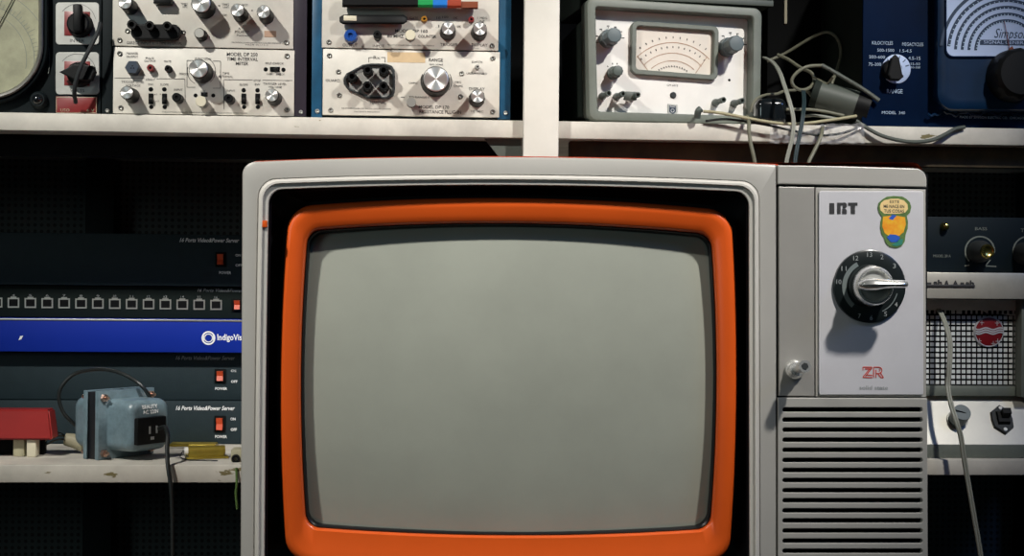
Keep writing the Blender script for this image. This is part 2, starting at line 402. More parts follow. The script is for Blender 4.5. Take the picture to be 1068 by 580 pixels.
# ------------------------------------------------------------------ television
tvb = 700
tv = Thing('television', 'large silver and orange portable television with a blank grey screen, in front of the shelves', 'television', 609, tvb, 0)
f = tv
def qloop(TL, TR, BR, BL, r, bow, d, n=7, ns=14, dk=0.):
    """rounded, bowed quadrilateral loop; pixel corners, radii (tl,tr,br,bl), bows (t,r,b,l)"""
    W = ((TR[0]-TL[0])+(BR[0]-BL[0]))/2; H = ((BL[1]-TL[1])+(BR[1]-TR[1]))/2
    if not isinstance(r, tuple): r = (r,)*4
    pts = []
    def arc(cx, cy, rr, a):
        for k in range(n+1): pts.append((cx+rr*math.cos(a+PI/2*k/n), cy+rr*math.sin(a+PI/2*k/n)))
    def side(x0, y0, x1, y1):
        for k in range(1, ns): pts.append((x0+(x1-x0)*k/ns, y0+(y1-y0)*k/ns))
    tl, tr, br, bl = r
    arc(tl, tl, tl, PI); side(tl, 0, W-tr, 0)
    arc(W-tr, tr, tr, -PI/2); side(W, tr, W, H-br)
    arc(W-br, H-br, br, 0); side(W-br, H, bl, H)
    arc(bl, H-bl, bl, PI/2); side(0, H-bl, 0, tl)
    out = []
    for x, y in pts:
        u, v = x/W, y/H
        X = (1-v)*((1-u)*TL[0]+u*TR[0])+v*((1-u)*BL[0]+u*BR[0]); Y = (1-v)*((1-u)*TL[1]+u*TR[1])+v*((1-u)*BL[1]+u*BR[1])
        U, V = 2*u-1, 2*v-1
        cu, cv = 1-U*U, 1-V*V
        Y += -bow[0]*cu*(1-v) + bow[2]*cu*v
        X += bow[1]*cv*u - bow[3]*cv*(1-u)
        dd = d + dk*(U*U+V*V)*.5
        p = f.v(X, Y, dd); p.z = max(p.z, .0004); out.append(p)
    return out
B0 = (0,0,0,0)
# front frame (silver)
o_TL, o_TR, o_BR, o_BL = (253,169.2), (809.3,171.8), (809.6,tvb), (250.4,tvb)
def outer(ins, d, rr=13):
    return qloop((o_TL[0]+ins, o_TL[1]+ins), (o_TR[0]-ins*.3, o_TR[1]+ins), (o_BR[0]-ins*.3, o_BR[1]-ins), (o_BL[0]+ins, o_BL[1]-ins), (max(rr-ins*.5, 1), 1.2, 1.2, max(rr-ins*.5, 1)), (6.6,0,0,0), d)
def zone(ins, d, dk=0., rr=18):
    return qloop((270.3+ins,187.8+ins), (791.2-ins,190.2+ins), (792-ins,620-ins), (265.5+ins,620-ins), max(rr-ins*.4, 8), (6.2,0,3,1.0), d, dk=dk)
MB(f).loft([outer(.6, .03), outer(0, .026), outer(0, .004), outer(.8, .0012), outer(2.6, 0), zone(-1.2, 0), zone(-.4, .0012)]).build('front_frame', 'tvsilver', tv)
# raised bead
MB(f).loft([zone(-.4, .0014), zone(.8, -.001), zone(2.2, -.0030), zone(4., -.0032), zone(5., -.0012), zone(6, -.0008), zone(9.6, -.0002), zone(10.4, .001), zone(10.7, .008)]).build('bead_trim', 'tvbead', tv)
# black recess channel
def och(ins, d, dk=0.):
    return qloop((301+ins,216+ins), (763.5-ins,220+ins), (760-ins,586-ins), (299+ins,585-ins), max(24-ins*.6, 10), (11.5-ins*.08, 7.5, 10, 8), d, dk=dk)
def inn(ins, d, dk=0.):
    return qloop((320.5+ins,240+ins), (741.8-ins,243.8+ins), (741-ins,552-ins), (319+ins,550-ins), max(14-ins*.3, 6), (9.5, 6.5, 8, 6.5), d, dk=dk)
rc = MB(f).loft([zone(10.6, .0015), zone(12.0, .010), zone(13, .034), och(-3, .046), och(4, .046)])
rc.build('recess', 'tvblack', tv)
# thin maroon lip in the recess
MB(f).loft([zone(12.2, .0105), zone(12.5, .0095), zone(12.9, .0105), zone(12.9, .014)]).build('lip_trim', 'purple_ear', tv)
# orange ring
K = .010
MB(f).loft([och(.6, .046), och(0, .016, K), och(.4, .012, K), och(1.6, .0095, K), och(4, .008, K), och(9, .0085, K), och(16, .011, K), inn(-2.4, .0128, K), inn(-.9, .0142, K), inn(0, .017, K), inn(.6, .023, K), inn(1.0, .040)]).build('orange_surround', 'orange', tv)
# black inner gasket
MB(f).loft([inn(.7, .023, K), inn(1.6, .0225, K), inn(3, .024, K), inn(4.6, .030, K), inn(5.2, .048, K)]).build('gasket', 'tvblack', tv)
# picture tube: bulging glass
loops = []
base = inn(4.5, .040)
cx = sum(p.x for p in base)/len(base); cz = sum(p.z for p in base)/len(base)
a_ = max(p.x for p in base)-cx; b_ = max(p.z for p in base)-cz
for i in range(15):
    t = 1-i/15
    lp = []
    for p in base:
        x = cx+(p.x-cx)*t; z = cz+(p.z-cz)*t
        U = (x-cx)/a_; V = (z-cz)/b_
        lp.append(Vector((x, .022+.012*(U*U+V*V), z)))
    loops.append(lp)
pt = MB(f).loft(loops)
cv = pt.bm.verts.new((cx, .022, cz)); pt.bm.verts.ensure_lookup_table()
last = [v for v in pt.bm.verts][(14)*len(base):15*len(base)]
for k in range(len(base)): pt.bm.faces.new((last[k], last[(k+1) % len(base)], cv))
pt.build('screen', 'phosphor', tv, sharp=80)
# orange clip on bead
MB(f).pbox(273.5, 230, 278.5, 237, -.0034, 0, .0003).build('clip', 'orange', tv, label='small orange clip')
# right column: shell
x_l, x_r = 811.2, 966.6
def rloop(ins, d, top0=172.3, top1=175.8):
    return qloop((x_l+ins*.3, top0+ins), (x_r-ins, top1+ins), (x_r+1.2-ins, tvb-ins), (x_l+ins*.3, tvb-ins), (1.2, max(12-ins*.5, 2), max(12-ins*.5, 2), 1.2), (1.0,0,0,0), d)
# side frame as plate with two openings
ol = [(x_l, 172.3), (880, 173.2)] + [(x_r-12+12*math.sin(PI/2*k/8), 175.6+12-12*math.cos(PI/2*k/8)) for k in range(9)] + [(x_r+1.4, tvb), (x_l, tvb)]
# top bar
tb = [(x_l, 172.3), (880, 173.4)] + [(x_r-12+12*math.sin(PI/2*k/8), 175.6+12-12*math.cos(PI/2*k/8)) for k in range(9)] + [(x_r, 195.2), (x_l, 192.0)]
MB(f).pplate(tb, [], 0, .03, .0012).build('top_bar', 'tvsilver', tv)
# grille with real slots
slots = []
for i in range(24):
    y = 427.4+10.53*i
    slots.append([(x, yy) for x, yy in rrect(816.2, y-2.35, 962.2, y+2.45, 2.3, 3)])
MB(f).pplate([(x_l+.3, 415), (x_r+.6, 415.6), (x_r+1.6, tvb-.5), (x_l+.3, tvb-.5)], slots, -.001, .006, .0008).build('speaker_grille', 'tvsilver', tv)
MB(f).pbox(x_l+2, 418, x_r-2, tvb-3, .012, .014).build('speaker_cloth', 'matteblack', tv)
# column backing (dark seams)
MB(f).pbox(x_l-.5, 180, x_r-1, tvb-2, .0145, .028).build('column_core', 'tvblack', tv)
# grey column plate and lilac control plate
MB(f).pplate([(812.4, 194.6), (849.4, 195.4), (849.6, 413.4), (812.6, 413)], [], .0015, .0145, .0008).build('tuning_plate', 'tvcol', tv)
MB(f).pplate([(850.6, 195.6), (965.4, 197.6), (966.0, 414.4), (850.8, 413.6)], [], .0022, .0145, .0005).build('control_tray', 'tvsilver', tv)
cp = MB(f).pplate(rrect(854.2, 199.5, 963.2, 411.8, 2.2, 4), [], .0002, .0022, .0005).build('control_plate', 'tvpanel', tv)
E = -.0002
# lettering IRT (blocky)
def block(mb, x0, y0, x1, y1, d): mb.ppoly([(x0,y0),(x1,y0),(x1,y1),(x0,y1)], d)
lt = MB(f)
block(lt, 865.0, 211.8, 870.2, 223.2, E)
block(lt, 873.2, 211.4, 876.8, 223.2, E); block(lt, 876.8, 211.4, 881.6, 214.4, E); lt.ppoly([(881.6,211.4),(883.2,212.8),(883.2,216),(882,217.2),(879.2,217.2),(879.2,214.4),(881.6,214.4)], E-.0001); lt.ppoly([(878.4,218),(882,218),(883.2,219.4),(883.2,223.2),(878.4,223.2)], E)
block(lt, 884.6, 211.4, 894.4, 214.6, E); block(lt, 887.4, 214.6, 891.8, 223.3, E)
lt.build('maker_lettering', 'ink', cp)
# ZR logo: red outline letters
z = MB(f)
for off in (0, 2.3):
    z.pline(900+off*.9, 383+off*.8, 909.6-off*.1, 383+off*.8, 1.0, E)
z.pline(900, 383, 900, 386.4, .9, E)
for off in (0, 2.6): z.pline(907.2+off-.4, 385.2-off*.6, 900.2+off, 393.0-off*.2, .95, E)
z.pline(900, 393.6, 910, 393.8, 1., E); z.pline(903, 391.2, 910, 391.4, .9, E)
z.pline(911.2, 383, 911.2, 394, 1., E); z.pline(913.6, 385.5, 913.6, 394, .9, E)
z.pline(911.2, 383, 917.5, 383.1, 1., E); z.parc(917.0, 386.2, 3.4, -PI/2, PI/2, 1.0, E, 10); z.parc(916.6, 386.2, 1.4, -PI/2, PI/2, .7, E, 8)
z.pline(913.6, 389.5, 917.5, 389.6, .9, E); z.pline(915.4, 389.6, 919, 394, 1., E); z.pline(918.4, 389.2, 921.4, 393.6, .9, E); z.pline(918.8, 394, 921.6, 394, .8, E)
z.build('logo', 'redink', cp)
MB(f).text('solid state', 896.5, 402.2, 926, 406.4, E).build('small_lettering', 'greyink', cp)
# plain sticker (scalloped outline, plain colour patches)
st_out = [(925,205.2),(932,204.3),(941,205),(945.5,207.5),(949,211),(950.4,216),(949,222),(945.6,225),(947,231),(946.8,238),(944.6,245),(943.6,252),(940.6,256.6),(935,258.6),(928,257.4),(923.6,253),(922.4,248.5),(919.6,244),(918.2,237),(918.4,231),(920,226),(917,222),(915.6,217),(916.6,211.5),(920.4,208)]
so = MB(f).pplate(st_out, [], E-.0004, .0002, 0).build('sticker', 'yellowgreen', cp, label='small scalloped sticker with green rim')
E2 = E-.0006
sc = lambda pts, k, cx0, cy0: [(cx0+(x-cx0)*k, cy0+(y-cy0)*k) for x, y in pts]
MB(f).ppoly([(919,211.5),(922.5,208.8),(929,207.4),(937,207.2),(943,209.2),(946.6,213.2),(947,218),(944,221.8),(938,223),(930,223),(922.5,223),(918.4,219.6),(917.6,215)], E2).build('cream_patch', 'stickcream', so)
MB(f).ppoly([(921,226),(932,224.6),(944,226.5),(944.8,234),(942.6,242),(938,246),(928,247),(922.6,243),(920.2,236)], E2).build('orange_patch', 'stickorange', so)
bl = MB(f); bl.ppoly([(925,247.6),(928,244.4),(935,245),(939,248),(936,252.6),(929,252.6)], E2-.0001); bl.ppoly([(927,228),(931,223.6),(935,225),(931,229.6)], E2-.0001); bl.build('blue_patch', 'stickblue', so)
tt = MB(f); tt.ppoly([(938,250),(942,249),(941,255),(935,257),(929.5,255.4),(933,253.6)], E2-.0001); tt.build('teal_patch', 'stickteal', so)
tl = MB(f); tl.text('ESTE', 928, 209, 938, 211.8, E2-.0002); tl.text('ME NACE EN', 921.6, 213.6, 943.2, 216.9, E2-.0002, bold=.01); tl.text('TUS COSAS', 922, 218.4, 943, 221.8, E2-.0002, bold=.01); tl.build('sticker_lettering', 'ink', so)
# channel dial
fa = .0002
dl = MB(f); dl.plathe(907.6, 298.6, -.004, [(0, -.004), (22, -.004), (36.5, -.004), (38.2, -.003), (38.6, .0004)], 64)
dlo = dl.build('channel_dial', 'dial', tv)
gr = MB(f); gr.parc(907.4, 299, 29.0, PI*.66, PI*1.27, 4.6, -.0043, 40); gr.parc(908, 299, 29.0, -PI*.36, -PI*.08, 1.0, -.0043, 20); gr.build('dial_ring', 'dialgrey', dlo)
nm = MB(f)
for t, ang in (('13', 91), ('12', 117), ('11', 146), ('10', 172), ('2', 68), ('3', 40), ('7', 250), ('6', 272), ('5', 299), ('4', 325)):
    a = math.radians(ang); r_ = 33.0; x = 907.6+r_*math.cos(a); y = 298.6-r_*math.sin(a)
    w = 2.6 if len(t) == 2 else 1.5
    nm.text(t, x-w, y-2.4, x+w, y+2.4, -.0045, rot=0)
nm.build('dial_numbers', 'greyink', dlo)
kb = MB(f)
kb.plathe(911, 298.4, -.020, [(0, -.020), (17.0, -.020), (18.6, -.019), (21.4, -.012), (22.4, -.004), (23, -.0035)], 48)
kbo = kb.build('dial_knob', 'dial', dlo)
kc = MB(f)
kc.plathe(912.5, 298.2, -.026, [(15.2, -.020), (15.4, -.0265), (16.6, -.0285), (18.8, -.028), (20.4, -.025), (21.0, -.019), (20.4, -.018)], 48)
kc.build('chrome_ring', 'chrome', dlo)
kd = MB(f); kd.plathe(912.5, 298.2, -.026, [(0, -.0255), (14.6, -.0255), (15.6, -.0250), (15.6, -.0195)], 40); kd.build('chrome_disc', 'alu', dlo)
# lever pointing right
lv = MB(f)
def lsec(px, hw, d0, d1, py=296.2):
    pts = []
    for k in range(12):
        a = 2*PI*k/12; pts.append((px, py+hw*math.sin(a), (d0+d1)/2-(d1-d0)/2*math.cos(a)))
    return [f.v(x, y, d) for x, y, d in pts]
lv.loft([lsec(894, .8, -.034, -.028, 297.5), lsec(896, 4.0, -.038, -.026, 297.4), lsec(903, 6.6, -.043, -.0255, 297), lsec(914, 6.8, -.045, -.0255, 296.6), lsec(924, 5.0, -.046, -.026), lsec(934, 4.2, -.046, -.028), lsec(943, 4.0, -.046, -.031), lsec(946.4, 3.2, -.044, -.034), lsec(947.4, .8, -.041, -.038)], True, True)
lv.build('dial_lever', 'chrome', dlo)
# small chrome tuning knob
sk = MB(f); sk.plathe(828.5, 385.6, .0015, [(4, -.006), (6.5, -.0062), (9, -.004), (10.2, -.001), (10.4, .0018)], 32)
sko = sk.build('small_knob', 'chrome', tv)
A0 = f.v(829, 386, -.003); A1 = f.v(839.6, 382, -.036); ax = (A1-A0).normalized()
s2 = MB(f); s2.tube([A0, A0+ax*.006], .0085, seg=28, smooth=False, r2=.0072); s2.tube([A0+ax*.004, A1-ax*.012], .0048, seg=24, smooth=False); s2.tube([A1-ax*.0125, A1-ax*.002, A1], .0064, seg=24, smooth=False)
s2.build('knob_stem', 'chrome', sko)
s3 = MB(f); s3.tube([A1-ax*.001, A1+ax*.0004], .0038, seg=6, smooth=False); s3.build('hex_socket', 'dkgrey', sko)
# rear cabinet
def xz(px, py, d=0.): return f.uv(px, py, d)
def rloop2(px0, py0, px1, py1, d, dref=.03, sc_=1., r=10):
    pts = rrect(px0, py0, px1, py1, r, 5); c = ((px0+px1)/2, (py0+py1)/2+20)
    out = []
    for x, y in pts:
        X, Z = f.uv(c[0]+(x-c[0])*sc_, c[1]+(y-c[1])*sc_, dref); out.append(Vector((X, d, max(Z, 0.0))))
    return out
MB(f).loft([rloop2(256, 169.6, 962, tvb, .0305), rloop2(256, 169.6, 962, tvb, .10), rloop2(256, 168, 962, tvb, .16, sc_=.97), rloop2(256, 168, 962, tvb, .24, sc_=.82), rloop2(256, 168, 962, tvb, .30, sc_=.6)], False, True).build('rear_cabinet', 'shroud', tv, label='orange red rear cabinet')
MB(f).loft([[Vector((p.x, p.y, p.z)) for p in qloop((258,168.4),(812,171.2),(812,186),(258,184),(10,1,1,1),(6.8,0,0,0),.0305)], [Vector((p.x, p.y, p.z)) for p in qloop((258.4,168.9),(812,171.7),(812,186),(258.4,184),(10,1,1,1),(6.8,0,0,0),.036)]], True, True).build('cabinet_edge', 'shroud', tv)

# bench under the television
zb = tv.o.z
bn = Thing('workbench', 'brown wooden workbench under the television', 'workbench', loc=(.05, .10, 0))
MB().box(-.75, .75, -.34, .25, zb-.04, zb-.0003, .002).build('bench_top', 'bench', bn)
for x in (-.7, .63):
    for y in (-.3, .16): MB().box(x, x+.06, y, y+.06, 0, zb-.0402, .002).build('leg', 'bench', bn)

# ------------------------------------------------------------------ far-left round meter unit
YI = .415
f = Thing('panel_meter', 'dark tester with large yellowed dial and two square knob plates, upper shelf left end', 'test instrument', 20, 118, YI, z=zs)
MB(f).box(f.uv(-120, 60)[0], f.uv(105.5, 60)[0], 0, .25, .0002, f.uv(50, -55)[1], .001).build('case', 'darkcase', f)
def mloop(ins, d, r=62): return [f.v(x, y, d) for x, y in rrect(-100+ins, -66+ins, 50-ins, 108.5-ins, max(r-ins, 5), 12)]
MB(f).loft([mloop(-1, .0002), mloop(-.5, -.008), mloop(1.2, -.013), mloop(3, -.014), mloop(4.5, -.012)]).build('outer_bezel', 'darkcase', f)
MB(f).loft([mloop(4.2, -.012), mloop(5, -.0165), mloop(6.5, -.018), mloop(8.6, -.0165), mloop(9.6, -.010), mloop(10, -.003)]).build('chrome_bezel', 'steel', f)
fc = MB(f).loft([mloop(9.8, -.003)], cap_last=True).build('dial_face', 'bigface', f)
fm = MB(f)
for r_ in (50, 58, 74): fm.parc(-22, 62, r_, -.2, PI*.9, .5, -.0034, 50)
for k in range(40):
    a = k*.07-.2; fm.pline(-22+58*math.cos(a), 62-58*math.sin(a), -22+(63 if k % 5 else 67)*math.cos(a), 62-(63 if k % 5 else 67)*math.sin(a), .4, -.0034)
fm.build('scale_marks', 'ampgrey', fc)
nd = MB(f); nd.tube([f.v(16, -6, -.006), f.v(-14, 50, -.006)], .0007, smooth=False); nd.build('needle', 'black', f)
for (y0, tip) in ((2.5, 'up'), (54.5, 'left')):
    pl = MB(f).pplate(rrect(58, y0, 103.4, y0+44, 4, 5), [], -.0016, .0003, .0004).build('knob_plate', 'alu', f)
    MB(f).pbox(67, y0+9.4, 93.6, y0+34.6, -.0026, -.0014, .0003).build('red_square', 'redjack', pl)
    k = MB(f); x, z_ = f.uv(80.6, y0+21.5, -.018)
    k.lathe(x, z_, [(0, -.016), (.0125, -.016), (.0145, -.0145), (.0165, -.0028), (.0168, -.0025)], 24)
    if tip == 'up': k.pbox(75.6, y0+1.5, 84.2, y0+30, -.026, -.012, .002)
    else: k.pplate([(61.5, y0+20.5), (77, y0+12.5), (97, y0+14), (99, y0+20), (95, y0+29), (78, y0+29)], [], -.025, -.012, .0015)
    k.build('pointer_knob', 'black', pl)
    t = MB(f); t.parc(80.6, y0+21, 19.5, .2, PI*.8, .4, -.0019, 20); t.text('INTER' if tip == 'up' else 'VOLTS', 73, y0+38.3, 88, y0+41.6, -.0019); t.build('printed_lettering', 'ink', pl)
lp = MB(f); lp.plathe(39.5, 104, -.008, [(5.6, -.0095), (7, -.0095), (9, -.006), (9.6, .0003)], 28); lo = lp.build('lamp_bezel', 'darkcase', f)
lj = MB(f); lj.plathe(39, 103.6, -.008, [(0, -.015), (2.6, -.0142), (5, -.011), (6, -.008)], 24); lj.build('lamp_jewel', 'jewel', lo)
rl = MB(f).pbox(58.2, 100.8, 101, 118.2, -.0014, .0003, .0004).build('red_label', 'redjack', f)
t = MB(f); t.text('USO', 63, 113.4, 72.5, 116.4, -.0018); t.text('6 V', 90.5, 113.6, 98.5, 116.6, -.0018); 
for a, b_ in (((58.8,101.4),(100.4,101.4)), ((58.8,101.4),(58.8,117.6)), ((58.8,117.6),(100.4,117.6)), ((100.4,101.4),(100.4,117.6))): t.pline(*a, *b_, .5, -.0017)
t.build('label_lettering', 'cream', rl)

# ------------------------------------------------------------------ instrument 1
f = Thing('interval_meter', 'cream rack instrument with dark purple ears and many knobs, lettered TIME INTERVAL METER', 'test instrument', 213, 120, YI, z=zs)
ztop = f.uv(213, -60)[1]
MB(f).box(f.uv(109, 60, .01)[0], f.uv(318, 60, .01)[0], .004, .28, .0006, ztop, .001).build('case', 'darkcase', f)
e1 = MB(f).pbox(106.8, -56, 118.4, 121.3, -.001, .0045, .0006); e1.build('rack_ear', 'darkcase', f)
e2 = MB(f).pbox(306, -56, 320, 121.3, -.001, .0045, .0006); e2.build('rack_ear', 'purple_ear', f)
up = MB(f).pbox(117.6, -56, 306.2, 49.3, -.003, .004, .0005).build('upper_panel', 'panel', f)
lo_ = MB(f).pbox(118.0, 50.8, 306.8, 119.6, -.003, .004, .0005).build('plug_in_panel', 'panel', f)
S = -.003
for p in ((125,42),(299,44.4),(125,56),(299.5,58.5),(126,112.5),(299.5,114.5),(133,32.3),(191,34)): screw(f, *p, 2.8, 'steel', S)
for p in ((112,115.5),(313.8,117)): screw(f, *p, 2.2, 'alu', -.001)
for p in ((130.6,2.6,6.6),(247.8,10.8,6.6),(275,12.4,6.6)): knob(f, p[0], p[1], p[2], .034, face=S, ratio=1.08, flare=1.22)
knob(f, 209.6, 3.4, 9.6, .036, face=S, ratio=1.06, flare=1.15)
knob(f, 208, 34.6, 4.9, .020, cap='tin', face=S)
bb = MB(f).pplate(rrect(136, 25, 188, 41.2, 7.6, 6), [], S-.014, S, .002).build('terminal_block', 'black', f)
for x, y in ((137.2,25.4),(155.8,26.6),(174.2,27)):
    b = MB(f); q = S-.026
    b.plathe(x, y, q, [(0, q+.006), (2.6, q+.006), (2.8, q), (4.4, q), (4.9, q+.001), (4.4, q+.010), (4.8, S-.012)], 20); b.build('terminal', 'black', bb)
MB(f).pbox(160, -3, 178.5, 3.6, S-.016, S, .001).build('slot_block', 'black', f)
knob(f, 207, 71.6, 9.4, .036, face=S, ratio=1.06, flare=1.2)
knob(f, 132.2, 96.6, 6.4, .034, face=S, ratio=1.08, flare=1.25)
knob(f, 283.6, 99.4, 6.4, .034, face=S, ratio=1.08, flare=1.25)
knob(f, 209.6, 105.8, 5.6, .024, cap='ivory', body='steel', face=S, ratio=1.0, flare=.9)
h = MB(f); x, z_ = f.uv(138, 70.4, S-.010); h.lathe(x, z_, [(0, S-.012), (.004, S-.012), (.0085, S-.012), (.0098, S-.010), (.0102, S)], 6); ho = h.build('hex_jack', 'slateblue', f)
h = MB(f)
for dx, dy in ((0,-1.5),(1.4,.8),(-1.4,.8)): h.plathe(138+dx, 70.2+dy, S-.0122, [(0, S-.0126), (.6, S-.0125), (.7, S-.012)], 8)
h.build('pin_hole', 'matteblack', ho)
jack(f, 156.6, 70.6, 3.9, 'redjack', .010, S); jack(f, 175, 71.4, 3.8, 'black', .010, S)
jack(f, 184, 101.4, 5.0, 'black', .022, S); jack(f, 238.2, 102.4, 5.0, 'black', .022, S)
for x in (157.4, 171.4, 254.2, 268.6):
    dot(f, x, 93.2 if x < 200 else 94.2, 2.4, face=S); slide(f, x, 103, 5, 11, S); dot(f, x+.4, 111.6, 2.3, face=S)
dot(f, 277.2, 72.4, 2.3, face=S); slide(f, 286.6, 72.2, 10, 5, S, True); dot(f, 295.6, 72.8, 2.3, face=S)
dot(f, 204, 99.6, 2.1, face=S); slide(f, 213, 98.4, 7, 4.4, S, True); dot(f, 222.4, 99.6, 2.1, face=S)
MB(f).pbox(275.6, 32.2, 288, 38.6, S-.0006, S, 0).build('brown_tag', 'brownink', f)
D = S-.0004
t = MB(f)
t.text('DIRECT INPUT 1', 132.6, 43.2, 160, 46.2, D); t.text('1 TIME INTERVAL', 164, 43.6, 190, 46.6, D)
t.text('TIMES', 188.5, 3, 195.6, 5.2, D); t.text('SEC', 190, 6, 195.6, 8, D); t.text('TIMES', 231.5, 3.6, 238.8, 5.8, D); t.text('UNIT', 232.5, 6.6, 238.8, 8.6, D); t.text('10K', 232.5, 14.6, 237, 17, D)
t.text('POLARITY', 247, 4, 258.5, 6.4, D); t.text('A', 248.5, 28.6, 251, 31, D); t.text('POLARITY', 245, 32, 260, 34.6, D); t.text('Positive', 247, 35.8, 259, 38, D)
t.text('THE SYSTRON DONNER CORPORATION CONCORD CALIFORNIA', 241.5, 44, 293, 45.4, D); t.text('MADE IN U S A', 256, 46.2, 280, 47.4, D)
t.text('MARKER', 131.8, 54.6, 144, 57, D); t.text('OUTPUT', 131.8, 58, 144, 60.4, D); t.text('PULSE', 152, 59.6, 160.5, 61.8, D); t.text('OUTPUT', 150.5, 62.6, 162.5, 64.8, D); t.text('GATE', 171, 63, 178.5, 65.2, D)
t.text('FUNCTION', 203.5, 60.2, 220, 62.4, D); t.text('PERIOD', 187, 76, 197.5, 78.2, D)
t.text('MODEL DP 250', 236.6, 54.8, 268.6, 58.6, D, bold=.012); t.text('TIME INTERVAL', 236.4, 59.8, 269, 63.4, D, bold=.012); t.text('METER', 246, 64.6, 259, 68, D, bold=.012)
t.text('SELF CHECK', 276.6, 65, 296, 67.2, D); t.text('OFF', 278, 76.4, 283.5, 78, D); t.text('CHECK', 288, 76.6, 297, 78.4, D)
t.text('TIME', 232, 75.4, 239, 77.6, D); t.text('INTERVAL', 228, 78.8, 243, 81, D)
t.text('START', 152, 82, 161.5, 84.2, D); t.text('STOP', 264.5, 83, 272, 85.2, D)
t.text('TRIGGER LEVEL', 126.5, 84.4, 150.5, 86.8, D); t.text('VOLTAGE', 131, 88, 146.5, 90.4, D); t.text('TRIGGER LEVEL', 274.5, 86.4, 299, 88.6, D); t.text('VOLTAGE', 280, 89.8, 294, 92, D)
for x in (157.4, 268.6): t.text('INV', x-2.6, 87, x+2.6, 89.2, D)
for x in (171.4, 254.2): t.text('SLOPE', x-4.4, 87.2, x+4.4, 89.4, D)
t.text('INPUT', 181.5, 92.6, 190.5, 94.8, D); t.text('INPUT', 236.5, 93.6, 245, 95.6, D)
t.text('x1', 160.5, 97.4, 163.4, 99, D); t.text('x10', 162.2, 104.6, 166, 106.4, D); t.text('+', 166.5, 97.4, 168, 99, D); t.text('OFF', 209, 94.4, 214, 96, D)
t.text('THE SYSTRON DONNER CORPORATION CONCORD CALIFORNIA MADE IN USA', 169, 116.8, 258, 118.2, D)
for a in ((119.5,81.4,151,81.8),(163,82,192.8,82.4),(192.8,82.4,193.2,106),(234,83,263.5,83.4),(273.5,83.6,305,84),(233.2,83,233.6,114),(195,63,203,63),(195,63,195,91),(195,91,204,91),(222,63.6,230,63.8),(230,63.8,230,92),(222,92,230,92)): t.pline(*a, .5, D)
t.parc(210, 74, 15, -.9, 1.2, .6, D); t.parc(210, 74, 15, PI-.3, PI+1.1, .6, D); t.parc(210, 10, 0.01, 0, 1, .001, D)
for a in ((192,5.6,194.6,5.8),(262,11,263.6,11),(227.5,6,229.6,6)): t.pline(*a, 1.1, D)
t.build('printed_lettering', 'ink', f)

# ------------------------------------------------------------------ instrument 2
f = Thing('resistance_counter', 'cream rack instrument with bright blue ears and black terminal cluster, lettered RESISTANCE PLUG-IN', 'test instrument', 428, 123, YI, z=zs)
ztop = f.uv(428, -60)[1]
MB(f).box(f.uv(328, 60, .01)[0], f.uv(530, 60, .01)[0], .004, .30, .0004, ztop, .001).build('case', 'darkcase', f)
MB(f).pbox(325.4, -56, 336.6, 122.6, -.001, .0045, .0006).build('rack_ear', 'blue_ear', f)
MB(f).pbox(520, -56, 533, 124.4, -.001, .0045, .0006).build('rack_ear', 'blue_ear', f)
MB(f).pbox(336, -56, 520.2, 51.2, -.003, .004, .0005).build('upper_panel', 'panel', f)
MB(f).pbox(336.6, 52.6, 521, 121, -.003, .004, .0005).build('plug_in_panel', 'panel', f)
for p in ((343,44),(513.4,47.8),(343.6,58),(514,61),(345,115),(514,116.6),(353,75),(354,99.5),(481.6,76.8),(480.6,100.8)): screw(f, *p, 2.6, 'steel', S)
for p in ((331,116),(527.4,117.8)): screw(f, *p, 2.4, 'alu', -.001)
# striped bar and black bar standing proud of the panel
def hbar(x0, y0, x1, y1, d0, d1, m, nm, parent, taper=0):
    b = MB(f)
    secs = [(x0, .5 if taper else 1), (x0+(4 if taper else .01), 1), (x1-(4 if taper else .01), 1), (x1, .5 if taper else 1)]
    ls = []
    for x, k in secs:
        cyy = (y0+y1)/2; hh = (y1-y0)/2*k; dd = (d1-d0)/2*k; dc = (d0+d1)/2
        ls.append([f.v(x, cyy+hh*sy, dc+dd*sd) for sy, sd in ((-1,-.6),(-.6,-1),(.6,-1),(1,-.6),(1,.6),(.6,1),(-.6,1),(-1,.6))])
    b.loft(ls, True, True); return b.build(nm, m, parent)
q0, q1 = S-.022, S-.008
sb = hbar(357, -6, 436, 7.6, q0, q1, 'black', 'striped_bar', f)
hbar(436, -6, 451.6, 7.8, q0, q1, 'green', 'green_band', sb); hbar(451.6, -6, 466.6, 8.2, q0, q1, 'bblue', 'blue_band', sb); hbar(466.6, -6, 481, 8.6, q0, q1, 'brick', 'red_band', sb)
hbar(481, 1.6, 498.6, 9.6, q0+.002, q1, 'brown', 'brown_band', sb)
MB(f).pbox(380, -5, 386, 5, q1+.0005, S, .0005).build('bracket', 'black', sb); MB(f).pbox(470, -5, 476, 5, q1+.0005, S, .0005).build('bracket', 'black', sb)
bb = hbar(354, 15.4, 424.6, 25.4, q0+.004, q1+.002, 'black', 'black_bar', f, 1)
MB(f).pbox(358.4, 16.2, 372, 21.6, q0+.003, q0+.008, .0008).build('white_band', 'ivory', bb); MB(f).pbox(386, 17, 392, 23, q1+.001, S, .0005).build('bracket', 'black', bb)
jo = MB(f); jo.plathe(365.6, 37, S-.013, [(0, S-.011), (2.5, S-.011), (3, S-.014), (6.2, S-.014), (6.8, S-.012), (7.4, S)], 10); jb = jo.build('blue_jack', 'bluejack', f)
jack(f, 393.6, 36, 4.4, 'black', .020, S)
knob(f, 428, 36.6, 5.4, .024, cap='ivory', body='dkgrey', face=S, ratio=.95, flare=.55)
jack(f, 442.4, 19.6, 3.4, 'amber', .010, S); jack(f, 491.6, 20, 3.3, 'redjack', .010, S)
